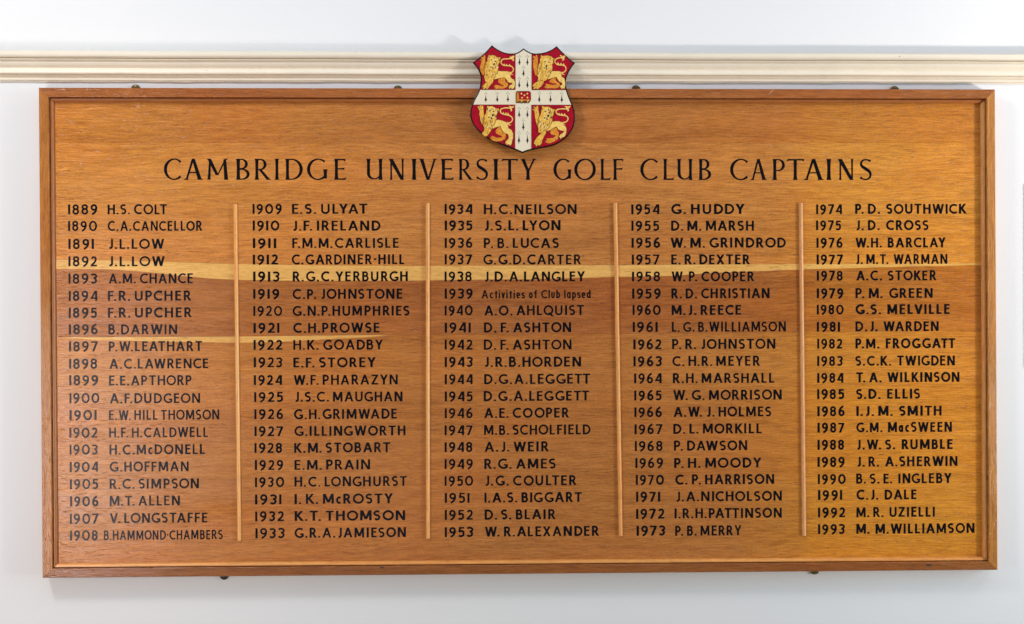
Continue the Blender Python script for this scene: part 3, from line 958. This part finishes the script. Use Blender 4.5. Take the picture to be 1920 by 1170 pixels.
    if ch == 'S':
        path, wd = [], []
        c = bez((.53, .90), (.30, 1.04), (.04, .96), (.075, .735), 10)[:-1] + bez((.075, .735), (.11, .56), (.52, .50), (.525, .27), 12)[:-1] + bez((.525, .27), (.53, .0), (.22, -.04), (.03, .13), 10)
        n = len(c)
        for i, q in enumerate(c):
            t = i / (n - 1)
            wd.append(TN * 1.05 + (TW - TN) * math.exp(-((t - .5) / .24) ** 2))
        wd[0] = .12; wd[1] = .09; wd[-1] = .13; wd[-2] = .09
        p.s.append(('R', c, wd)); return p.s, .60
    raise ValueError(ch)

k1, k2 = 1 / 2.704, 1 / 2.743
TITLE = [[('C', 47, 138), ('A', 147, 247), ('M', 262, 375), ('B', 411, 482), ('R', 506, 592), ('I', 610, 630), ('D', 661, 751), ('G', 772, 878), ('E', 909, 970)],
         [('U', 1073, 1159), ('N', 1186, 1268), ('I', 1304, 1327), ('V', 1339, 1434), ('E', 1451, 1515), ('R', 1541, 1616), ('S', 1630, 1692), ('I', 1718, 1742), ('T', 1757, 1843), ('Y', 1853, 1937)]]
TITLE2 = [[('G', 159, 252), ('O', 265, 377), ('L', 399, 453), ('F', 464, 520)],
          [('C', 605, 698), ('L', 722, 779), ('U', 794, 876), ('B', 904, 969)],
          [('C', 1067, 1162), ('A', 1170, 1257), ('P', 1284, 1349), ('T', 1356, 1448), ('A', 1443, 1551), ('I', 1563, 1587), ('N', 1620, 1705), ('S', 1733, 1797)]]
for words, x_off, kk in ((TITLE, 290, k1), (TITLE2, 980, k2)):
    for word in words:
        for ch, xa, xb in word:
            xa, xb = x_off + xa * kk, x_off + xb * kk
            # measured baselines of the heading
            base = 337.0 + (xa - 310) / 1320 * 0.6
            a, b, top = pt(xa, base, YT), pt(xb, base, YT), pt(xa, base - 39.4, YT)
            cap = top[1] - a[1]
            st, wd = roman(ch)
            g = Geo()
            emit(g, st, a[0], a[1], cap, (b[0] - a[0]) / (wd * cap), YT, 0)
            part("title_letter", g, INK, board)

# ------------------------------------------------------------------ shield
def sp(x, y, Y):
    return pt(860 + x / 5.0875, 70 + y / 5.0875, Y)

YS0, YS1 = -0.0402, -0.0475
OUT = [(316, 72)] + bez((316, 72), (370, 125), (450, 158), (520, 156), 10)[1:] + bez((520, 156), (560, 150), (595, 125), (620, 102), 6)[1:] + \
      bez((620, 102), (645, 128), (690, 152), (740, 156), 6)[1:] + bez((740, 156), (820, 150), (890, 125), (934, 81), 10)[1:] + \
      bez((934, 81), (985, 140), (1040, 190), (1110, 246), 8)[1:] + bez((1110, 246), (1060, 300), (1025, 370), (1022, 430), 8)[1:] + \
      bez((1022, 430), (1025, 500), (1055, 570), (1090, 650), 8)[1:] + bez((1090, 650), (1112, 710), (1115, 770), (1100, 840), 8)[1:] + \
      bez((1100, 840), (1075, 920), (1010, 985), (920, 1025), 9)[1:] + bez((920, 1025), (810, 1062), (690, 1062), (608, 1104), 9)[1:] + \
      bez((608, 1104), (520, 1060), (400, 1030), (300, 975), 10)[1:] + bez((300, 975), (200, 920), (130, 850), (112, 760), 9)[1:] + \
      bez((112, 760), (104, 690), (125, 630), (165, 560), 8)[1:] + bez((165, 560), (200, 500), (215, 440), (208, 370), 8)[1:] + \
      bez((208, 370), (200, 320), (170, 280), (133, 240), 8)[1:] + bez((133, 240), (200, 195), (265, 140), (316, 72), 8)[1:-1]

def offset_poly(P, d):
    n = len(P)
    out = []
    area_ = sum(P[i][0] * P[(i + 1) % n][1] - P[(i + 1) % n][0] * P[i][1] for i in range(n))
    s = 1 if area_ > 0 else -1
    for i in range(n):
        a, b, c = P[i - 1], P[i], P[(i + 1) % n]
        e1 = (b[0] - a[0], b[1] - a[1]); e2 = (c[0] - b[0], c[1] - b[1])
        l1, l2 = math.hypot(*e1) or 1, math.hypot(*e2) or 1
        n1 = (-e1[1] / l1 * s, e1[0] / l1 * s); n2 = (-e2[1] / l2 * s, e2[0] / l2 * s)
        m = (n1[0] + n2[0], n1[1] + n2[1])
        q = m[0] * m[0] + m[1] * m[1]
        k = min(2.0 / q if q > .05 else 2, 1.6)
        out.append((b[0] + m[0] * d * k, b[1] + m[1] * d * k))
    return out

def clip(P, axis, val, keep_less):
    out = []
    n = len(P)
    ins = lambda q: (q[axis] <= val) if keep_less else (q[axis] >= val)
    for i in range(n):
        a, b = P[i], P[(i + 1) % n]
        ia, ib = ins(a), ins(b)
        if ia:
            out.append(a)
        if ia != ib:
            t = (val - a[axis]) / (b[axis] - a[axis])
            out.append((a[0] + (b[0] - a[0]) * t, a[1] + (b[1] - a[1]) * t))
    return out

oc = sp(610, 600, YS0)
shield = thing("heraldic_shield", (oc[0], YS0, oc[1]), "coat of arms shield with four gold lions on red, fixed over the board's top edge", "shield")
g = Geo()
body = [sp(x, y, YS1) for x, y in OUT]
g.prism(body, YS0, YS0 - YS1)
part("shield_back", g, BLACKG, shield, bevel=0.0012)
face = offset_poly(OUT, 12.5)
g = Geo()
g.prism([sp(x, y, YS1) for x, y in face], YS1 - 0.00003, 0.0005)
part("ermine_cross", g, CREAM, shield)
YQ = YS1 - 0.00053
quads = [((0, 541, True), (1, 500, True)), ((0, 697, False), (1, 502, True)), ((0, 538, True), (1, 643, False)), ((0, 694, False), (1, 645, False))]
qo = []
for c1, c2 in quads:
    P = clip(clip(face, *c1), *c2)
    g = Geo()
    g.prism([sp(x, y, YQ) for x, y in P], YQ, 0.0006)
    qo.append(part("red_quarter", g, RED, shield))
    # thin dark line where red meets cream
    g = Geo()
    xv, yv = c1[1], c2[1]
    ys = [p[1] for p in P]; xsx = [p[0] for p in P]
    yend = [p[1] for p in P if abs(p[0] - xv) < .5]
    xend = [p[0] for p in P if abs(p[1] - yv) < .5]
    g.ribbon([sp(xv, min(yend), YQ), sp(xv, max(yend), YQ)], 2.2 / 5.0875 * PXM, YQ, 0.0007)
    g.ribbon([sp(min(xend), yv, YQ), sp(max(xend), yv, YQ)], 2.2 / 5.0875 * PXM, YQ, 0.00072)
    part("outline", g, BROWN, qo[-1])

# ermine spots
def ermine(cx_, y0, y1):
    hh = y1 - y0
    g = Geo()
    Yq = YQ
    w_ = 15.0
    body_ = [(0, .18), (.10, .35), (.22, .52), (.42, .66), (.80, .78), (.95, .84), (.36, .80), (.30, .86), (.12, .99), (0, 1.02)]
    pl = [(cx_ + a * w_, y0 + b * hh) for a, b in body_] + [(cx_ - a * w_, y0 + b * hh) for a, b in body_[::-1][1:-1]]
    g.prism([sp(x, y, Yq) for x, y in pl], Yq, 0.0002)
    for dx, dy in ((0, 0.03), (-11, .16), (11, .16)):
        c = sp(cx_ + dx, y0 + dy * hh, Yq)
        g.disc(c[0], c[1], 3.6 / 5.0875 * PXM, Yq, 0.0002, 8)
    part("ermine_spot", g, SPOT, shield)
for a in ((580, 166, 264), (656, 166, 264), (619, 272, 372), (578, 378, 482), (656, 378, 482),
          (259, 522, 618), (368, 522, 618), (470, 520, 616), (769, 516, 620), (876, 517, 620), (984, 517, 622),
          (577, 664, 764), (656, 664, 764), (617, 774, 886), (575, 896, 1013), (656, 896, 1013)):
    ermine(*a)

# book in the centre
g = Geo()
g.prism([sp(x, y, YQ) for x, y in [(560, 513), (672, 513), (684, 520), (689, 532), (689, 600), (668, 628), (640, 627), (636, 631), (620, 626), (596, 631), (590, 627), (546, 627), (546, 532), (550, 519)]], YQ, 0.0009)
book = part("book", g, BROWN, shield)
g = Geo()
g.prism([sp(x, y, YQ) for x, y in [(577, 518), (672, 518), (682, 524), (685, 536), (684, 596), (577, 596)]], YQ - 0.0009, 0.0005)
part("book_cover", g, RED, book)
g = Geo()
g.prism([sp(x, y, YQ) for x, y in [(556, 524), (563, 523), (566, 590), (566, 606), (574, 612), (562, 618), (552, 612)]], YQ - 0.0009, 0.0004)
g.prism([sp(x, y, YQ) for x, y in [(568, 524), (574, 530), (575, 592), (684, 596), (672, 604), (590, 606), (568, 606)]], YQ - 0.0009, 0.0007)
part("book_spine", g, ORANGE, book)
g = Geo()
for x, y in ((598, 538), (655, 538), (627, 553), (604, 577), (656, 575)):
    g.prism([sp(x + dx, y + dy, YQ) for dx, dy in ((0, -11), (4, -4), (12, 1), (4, 5), (0, 12), (-4, 5), (-11, 0), (-4, -4))], YQ - 0.0014, 0.0004)
for x in (598, 656):
    g.prism([sp(x + dx, 0 + dy, YQ) for dx, dy in ((2, 596), (14, 596), (8, 612), (0, 622), (-6, 618), (0, 610))], YQ - 0.0016, 0.0005)
part("book_stud", g, PALEGOLD, book)['kind'] = 'stuff'

# ---- lions; coordinates measured on an enlargement (14.625 units per photo pixel)
def fit(cx0, cy0, s=14.625):
    return lambda x, y: (cx0 + x / s, cy0 + y / s)

TAILS = {
 0: [(905, 605), (950, 590), (985, 545), (985, 490), (950, 445), (890, 418), (790, 412), (710, 400), (665, 360), (648, 310), (670, 260), (730, 232), (840, 225), (930, 215)],
 1: [(930, 605), (985, 590), (1030, 545), (1042, 490), (1020, 435), (970, 400), (870, 395), (790, 375), (745, 330), (735, 280), (770, 235), (830, 205), (900, 195), (950, 200)],
 2: [(880, 530), (930, 520), (975, 480), (985, 420), (950, 370), (890, 340), (790, 320), (715, 290), (690, 245), (700, 200), (760, 170), (830, 160), (890, 165), (930, 170)],
 3: [(835, 525), (890, 515), (945, 485), (975, 430), (950, 370), (880, 345), (780, 335), (715, 310), (685, 260), (700, 215), (760, 190), (840, 185), (900, 185), (940, 190)],
}
BARBS = {
 0: [[(700, 415), (735, 350), (760, 400)], [(760, 420), (795, 360), (835, 412)], [(840, 428), (885, 370), (930, 440)]],
 1: [[(790, 385), (820, 310), (860, 385)], [(860, 395), (910, 325), (935, 400)], [(920, 405), (985, 345), (1000, 430)]],
 2: [[(750, 310), (755, 255), (800, 315)], [(800, 325), (820, 262), (860, 330)], [(850, 340), (875, 272), (920, 360)]],
 3: [[(735, 325), (755, 285), (800, 330)], [(790, 340), (815, 285), (865, 340)], [(860, 350), (890, 290), (930, 365)]],
}
TUFT = {
 0: [(905, 230), (895, 195), (875, 172), (925, 170), (985, 138), (1015, 150), (1012, 185), (985, 215), (1008, 245), (1000, 280), (975, 292), (962, 268), (972, 250), (930, 240)],
 1: [(915, 205), (905, 165), (870, 150), (890, 118), (925, 140), (950, 160), (1000, 130), (1025, 155), (990, 200), (1000, 240), (960, 285), (925, 275), (965, 245), (935, 225)],
 2: [(905, 175), (915, 140), (890, 108), (940, 120), (965, 130), (1035, 110), (1015, 150), (965, 175), (978, 215), (965, 248), (935, 235), (945, 200)],
 3: [(925, 200), (925, 150), (885, 122), (935, 118), (965, 130), (1040, 112), (1010, 165), (975, 190), (1003, 215), (990, 240), (965, 250), (960, 220)],
}
RAISED = {
 0: [(60, 255), (100, 238), (135, 275), (118, 215), (90, 182), (140, 168), (165, 190), (182, 120), (205, 130), (222, 190), (217, 300), (203, 400), (203, 520), (200, 640), (180, 680), (140, 650), (98, 590), (75, 525), (80, 430), (95, 370), (110, 320), (122, 300), (95, 268)],
 1: [(125, 265), (160, 245), (172, 275), (170, 215), (130, 175), (150, 150), (205, 165), (222, 110), (250, 130), (268, 220), (268, 340), (262, 450), (262, 560), (255, 660), (225, 695), (190, 640), (165, 540), (140, 430), (140, 350), (155, 300)],
 2: [(135, 130), (165, 120), (190, 150), (185, 95), (215, 100), (232, 140), (250, 92), (270, 120), (278, 200), (290, 330), (285, 430), (275, 560), (240, 550), (205, 470), (200, 400), (180, 320), (190, 240), (165, 190)],
 3: [(105, 195), (145, 190), (165, 215), (160, 170), (125, 140), (165, 130), (200, 160), (218, 102), (242, 120), (252, 200), (272, 330), (262, 430), (248, 560), (225, 600), (200, 520), (175, 410), (165, 300), (160, 245)],
}
MANE = {
 0: [(275, 240), (300, 160), (325, 108), (345, 150), (400, 128), (470, 140), (520, 170), (570, 190), (638, 192), (612, 250), (605, 335), (575, 370), (582, 440), (562, 520), (545, 620), (490, 655), (480, 720), (440, 790), (380, 835), (340, 872), (270, 890), (230, 860), (200, 780), (188, 720), (215, 650), (192, 570), (190, 500), (212, 430), (208, 370), (240, 315), (285, 290)],
 1: [(330, 260), (345, 190), (362, 125), (395, 155), (460, 145), (520, 140), (580, 150), (640, 170), (690, 225), (738, 215), (710, 260), (690, 340), (655, 380), (668, 450), (660, 540), (620, 600), (590, 690), (545, 740), (500, 810), (430, 840), (380, 815), (330, 835), (262, 825), (285, 740), (250, 690), (270, 600), (262, 520), (285, 440), (300, 370), (330, 330)],
 2: [(355, 220), (365, 150), (380, 105), (410, 130), (470, 120), (520, 135), (560, 165), (610, 185), (660, 180), (640, 240), (605, 310), (585, 360), (595, 430), (560, 510), (540, 560), (490, 600), (480, 680), (440, 700), (400, 690), (350, 690), (300, 710), (300, 640), (270, 580), (285, 500), (275, 430), (300, 360), (345, 290)],
 3: [(325, 230), (340, 160), (350, 110), (385, 140), (450, 135), (510, 140), (560, 175), (620, 200), (675, 205), (645, 260), (610, 340), (585, 390), (590, 470), (550, 560), (510, 640), (460, 690), (400, 720), (350, 760), (290, 772), (245, 750), (260, 680), (235, 600), (260, 520), (255, 440), (285, 370), (320, 300)],
}
BODY = {
 0: [(520, 560), (560, 558), (700, 570), (830, 572), (890, 600), (905, 650), (905, 720), (945, 775), (1000, 800), (1032, 880), (1022, 970), (1000, 1030), (940, 1058), (925, 1010), (885, 1050), (860, 1010), (895, 985), (855, 985), (900, 950), (950, 930), (958, 885), (890, 880), (830, 855), (800, 790), (765, 740), (640, 745), (540, 770), (440, 795), (430, 700)],
 1: [(600, 590), (680, 565), (780, 568), (870, 570), (905, 620), (920, 720), (990, 760), (1015, 850), (1020, 950), (1005, 1040), (960, 1030), (920, 1065), (905, 1010), (870, 1000), (895, 960), (940, 930), (930, 880), (860, 850), (820, 800), (785, 720), (690, 740), (560, 785), (500, 770), (540, 660)],
 2: [(560, 460), (640, 455), (740, 475), (820, 510), (870, 570), (890, 660), (960, 700), (1000, 790), (1000, 880), (975, 980), (960, 1050), (920, 1080), (895, 1040), (850, 1065), (840, 1020), (810, 1030), (825, 975), (880, 930), (900, 880), (880, 800), (790, 770), (730, 700), (700, 610), (620, 620), (500, 665), (490, 590)],
 3: [(590, 500), (680, 490), (770, 490), (810, 540), (870, 595), (910, 610), (935, 670), (930, 770), (890, 860), (830, 880), (785, 920), (780, 880), (755, 870), (790, 810), (850, 780), (870, 720), (800, 710), (740, 690), (690, 610), (600, 660), (520, 710), (440, 725), (460, 640), (520, 570)],
}
FARHIND = {
 0: [(600, 760), (700, 740), (785, 748), (760, 800), (775, 855), (840, 905), (832, 980), (790, 1010), (700, 1045), (600, 1040), (510, 1052), (450, 990), (500, 940), (600, 960), (700, 975), (715, 950), (620, 915), (572, 860), (578, 800)],
 1: [(640, 780), (720, 740), (780, 735), (750, 790), (780, 850), (860, 890), (875, 950), (840, 1010), (750, 1035), (640, 1030), (510, 1035), (440, 1000), (490, 965), (480, 905), (560, 925), (680, 940), (770, 930), (780, 900), (680, 890), (600, 880), (590, 830)],
 2: [(590, 680), (650, 630), (725, 640), (730, 700), (720, 750), (800, 790), (812, 860), (790, 930), (700, 975), (580, 990), (480, 960), (430, 905), (470, 850), (530, 870), (600, 900), (700, 890), (735, 865), (640, 825), (570, 790), (560, 730)],
 3: [(560, 690), (640, 650), (700, 640), (710, 700), (750, 760), (750, 830), (720, 930), (640, 980), (540, 1020), (480, 1022), (415, 985), (460, 950), (445, 910), (520, 905), (610, 895), (660, 860), (660, 820), (580, 820), (540, 770)],
}
FORE = {
 0: [(300, 880), (380, 830), (440, 790), (432, 860), (385, 920), (330, 980), (282, 1062), (240, 1050), (232, 1010), (190, 1055), (150, 1045), (188, 1000), (130, 1005), (168, 945), (230, 890)],
 1: [(260, 850), (330, 835), (430, 840), (420, 900), (370, 970), (310, 1020), (250, 1060), (225, 1030), (175, 1055), (145, 1040), (170, 1000), (120, 970), (165, 910)],
 2: [(300, 710), (380, 685), (445, 690), (430, 740), (390, 800), (345, 850), (320, 875), (290, 850), (262, 880), (255, 830), (215, 815), (240, 770)],
 3: [(340, 770), (400, 720), (440, 725), (430, 790), (385, 860), (350, 940), (330, 1030), (280, 1080), (240, 1060), (200, 1105), (185, 1060), (145, 1030), (165, 960), (230, 870)],
}
FORE[2] = [(x + 26, y - 14) for x, y in FORE[2]]
FARHIND[2] = [(x + 14, y - 8) for x, y in FARHIND[2]]
CROPS = [(895, 95, 14.625), (990, 95, 14.625), (885, 190, 13.0), (990, 190, 13.0)]
def facemarks(i):
    """(eye, eye, nose, mouth) anchor points of each lion"""
    return [((385, 262), (487, 298), (405, 350), (390, 470)), ((462, 308), (568, 325), (455, 400), (465, 490)),
            ((432, 235), (525, 255), (455, 310), (435, 405)), ((420, 250), (515, 285), (440, 330), (425, 420))][i]
for i in range(4):
    cx0, cy0, s = CROPS[i]
    T = lambda x, y: pt(cx0 + x / s, cy0 + y / s, YQ)
    U = 1.34e-3 / s
    Y0 = YQ - 0.0006
    rnd = random.Random(i)
    def P_(pl): return [T(x, y) for x, y in pl]
    def halo(pl, d=9): return [T(x, y) for x, y in offset_poly(pl, -d)]
    lion = None
    g = Geo(); g.prism(P_(BODY[i]), Y0, 0.0012)
    lion = part("lion", g, PALEGOLD, shield)
    g = Geo()
    for k, pl in enumerate((RAISED[i], FARHIND[i])):
        g.prism(halo(pl, 7), Y0, 0.00025 + .00002 * k)
    g.prism(halo(BODY[i], 11), Y0, 0.0008)
    g.prism(halo(FORE[i], 11), Y0, 0.00125)
    g.prism(halo(MANE[i], 12), Y0, 0.0014)
    part("outline", g, BROWN, lion)
    for nm, pl, mt, t in (("raised_leg", RAISED[i], ORANGE if i < 2 else GOLD, 0.0007), ("far_hind_leg", FARHIND[i], ORANGE, 0.0006), ("foreleg", FORE[i], GOLD, 0.0015), ("mane", MANE[i], GOLD, 0.0018)):
        g = Geo(); g.prism(P_(pl), Y0, t)
        part(nm, g, mt, lion)
    # tail
    g = Geo()
    tl_ = TAILS[i]
    sm_ = []
    for a in range(len(tl_) - 1):
        p0 = tl_[max(a - 1, 0)]; p1 = tl_[a]; p2 = tl_[a + 1]; p3 = tl_[min(a + 2, len(tl_) - 1)]
        for q in range(4):
            t = q / 4
            sm_.append(tuple(0.5 * (2 * p1[k] + (p2[k] - p0[k]) * t + (2 * p0[k] - 5 * p1[k] + 4 * p2[k] - p3[k]) * t * t + (3 * p1[k] - p0[k] - 3 * p2[k] + p3[k]) * t ** 3) for k in (0, 1)))
    sm_.append(tl_[-1])
    g.ribbon(P_(sm_), 27 * U, Y0, 0.0006)
    g.prism(P_(TUFT[i]), Y0, 0.0009)
    for b_ in BARBS[i]:
        g.prism(P_(b_), Y0, 0.0007)
    bx, by = TAILS[i][0]
    g.prism(P_([(bx - 45, by - 30), (bx + 10, by - 5), (bx + 40, by + 40), (bx + 85, by + 52), (bx + 30, by + 62), (bx - 15, by + 30)]), Y0, 0.0013)
    part("tail", g, PALEGOLD, lion)
    # painted marks: light and dark brush strokes on mane and limbs
    gd, gl = Geo(), Geo()
    e1, e2, ns, mo = facemarks(i)
    Ym = Y0 - 0.0018
    mx, my = (e1[0] + e2[0]) / 2, (e1[1] + e2[1]) / 2
    fc = [(mx - 95, my - 40), (mx - 60, my - 95), (mx + 10, my - 105), (mx + 80, my - 80), (mx + 108, my - 20), (mx + 80, my + 60), (ns[0] + 85, ns[1] + 80), (mo[0] + 85, mo[1] - 5), (mo[0] + 50, mo[1] + 45), (mo[0] - 30, mo[1] + 50), (mo[0] - 75, mo[1] + 5), (mx - 90, my + 70)]
    gf = Geo()
    gf.prism(P_(fc), Ym, 0.00010)
    part("face", gf, PALEGOLD, lion)
    for e in (e1, e2):
        gd.prism(P_([(e[0] - 28, e[1]), (e[0] - 10, e[1] - 18), (e[0] + 22, e[1] - 12), (e[0] + 28, e[1] + 8), (e[0], e[1] + 16)]), Ym, 0.00022)
    m = MANE[i]
    gd.prism(P_([(m[2][0] - 16, m[2][1] + 65), (m[2][0] - 2, m[2][1] + 45), (m[2][0] + 6, m[2][1] + 80), (m[2][0] - 8, m[2][1] + 110)]), Ym, 0.0002)
    er = m[8] if i in (0,) else (m[9] if i == 1 else m[8])
    gd.prism(P_([(er[0] - 55, er[1] + 60), (er[0] - 35, er[1] + 35), (er[0] - 32, er[1] + 75), (er[0] - 48, er[1] + 105)]), Ym, 0.0002)
    gd.ribbon(P_([(ns[0] - 5, ns[1] - 50), (ns[0] + 12, ns[1] - 10), (ns[0], ns[1] + 25), (ns[0] - 22, ns[1] + 5)]), 7 * U, Ym, 0.0002)
    gd.prism(P_([(mo[0] - 60, mo[1] - 10), (mo[0] - 20, mo[1] - 32), (mo[0] + 40, mo[1] - 18), (mo[0] + 68, mo[1] + 20), (mo[0] + 40, mo[1] + 40), (mo[0] - 10, mo[1] + 8)]), Ym, 0.0002)
    gl.prism(P_([(mo[0] - 12, mo[1] - 14), (mo[0] + 18, mo[1] - 12), (mo[0] + 22, mo[1] + 16), (mo[0] + 4, mo[1] + 12)]), Ym, 0.0004)
    gl.prism(P_([(ns[0] + 30, ns[1] + 5), (ns[0] + 80, ns[1] - 5), (ns[0] + 70, ns[1] + 55), (ns[0] + 30, ns[1] + 65)]), Ym, 0.0001)
    ymin, ymax = min(q[1] for q in m), max(q[1] for q in m)
    def inside(pl, x, y):
        c = False
        for a in range(len(pl)):
            (xa, ya), (xb, yb) = pl[a], pl[a - 1]
            if (ya > y) != (yb > y) and x < (xb - xa) * (y - ya) / (yb - ya) + xa:
                c = not c
        return c
    cnt = 0
    tries = 0
    while cnt < 54 and tries < 1500:
        tries += 1
        x = rnd.uniform(180, 700); y = rnd.uniform(ymin + 40, ymax - 20)
        if abs(x - mo[0]) < 95 and e1[1] - 60 < y < mo[1] + 50:
            continue
        ln = rnd.uniform(45, 85)
        lean = (x - mo[0]) * 0.10 + rnd.uniform(-8, 8)
        pts_ = [(x, y), (x + 9 + lean * .2, y + ln * .35), (x - 4 + lean * .6, y + ln * .7), (x + lean * .8 - 8, y + ln)]
        if not all(inside(m, *q) for q in pts_):
            continue
        if cnt % 2:
            gl.ribbon(P_(pts_), [3 * U, 13 * U, 12 * U, 3 * U], Ym, 0.0001 + .000008 * (cnt % 9))
        else:
            gd.ribbon(P_(pts_), [3 * U, 13 * U, 11 * U, 3 * U], Ym, 0.00012 + .000008 * (cnt % 9))
        cnt += 1
    for pl, yl in ((FORE[i], 0.0015), (BODY[i], 0.0012), (FARHIND[i], 0.0006), (RAISED[i], 0.0007)):
        x0, x1 = min(q[0] for q in pl), max(q[0] for q in pl)
        y0, y1 = min(q[1] for q in pl), max(q[1] for q in pl)
        cnt = 0; tries = 0
        while cnt < 12 and tries < 400:
            tries += 1
            x = rnd.uniform(x0, x1); y = rnd.uniform(y0, y1)
            if pl is BODY[i] and (x < (x0 + x1) / 2 + 90 or y < y0 + 210):
                continue
            ln = rnd.uniform(22, 45)
            q = [(x, y), (x - 6, y + ln * .5), (x + 2 + rnd.uniform(-10, 10), y + ln)]
            if not all(inside(pl, *k) for k in q) or inside(m, x, y):
                continue
            (gl if cnt % 2 else gd).ribbon(P_(q), [3 * U, 7 * U, 3 * U], Y0 - yl, 0.00015)
            cnt += 1
    part("brush_shading", gd, BROWN, lion)
    part("brush_highlight", gl, HILITE, lion)

# ------------------------------------------------------------------ neighbour frame, just entering at the right edge
c0, c1 = pt(1923.0, 345, -0.004), pt(1923.0, 690, -0.004)
nf = thing("wall_picture", (c0[0] + 0.2, 0, c1[1]), "pale grey picture frame whose edge just shows at the right border of the photo", "picture frame")
g = Geo()
x0, x1, z0, z1 = c0[0], c0[0] + 0.42, c1[1], c0[1]
for (a, b, c, d) in ((x0, x0 + .02, z0, z1), (x1 - .02, x1, z0, z1), (x0 + .0201, x1 - .0201, z0, z0 + .02), (x0 + .0201, x1 - .0201, z1 - .02, z1)):
    g.box(a, b, -0.004, -0.0003, c, d)
part("frame_moulding", g, GREYF, nf, bevel=0.0015)
g = Geo()
g.box(x0 + .0202, x1 - .0202, -0.003, -0.001, z0 + .0202, z1 - .0202)
part("mount_board", g, CREAM, nf)
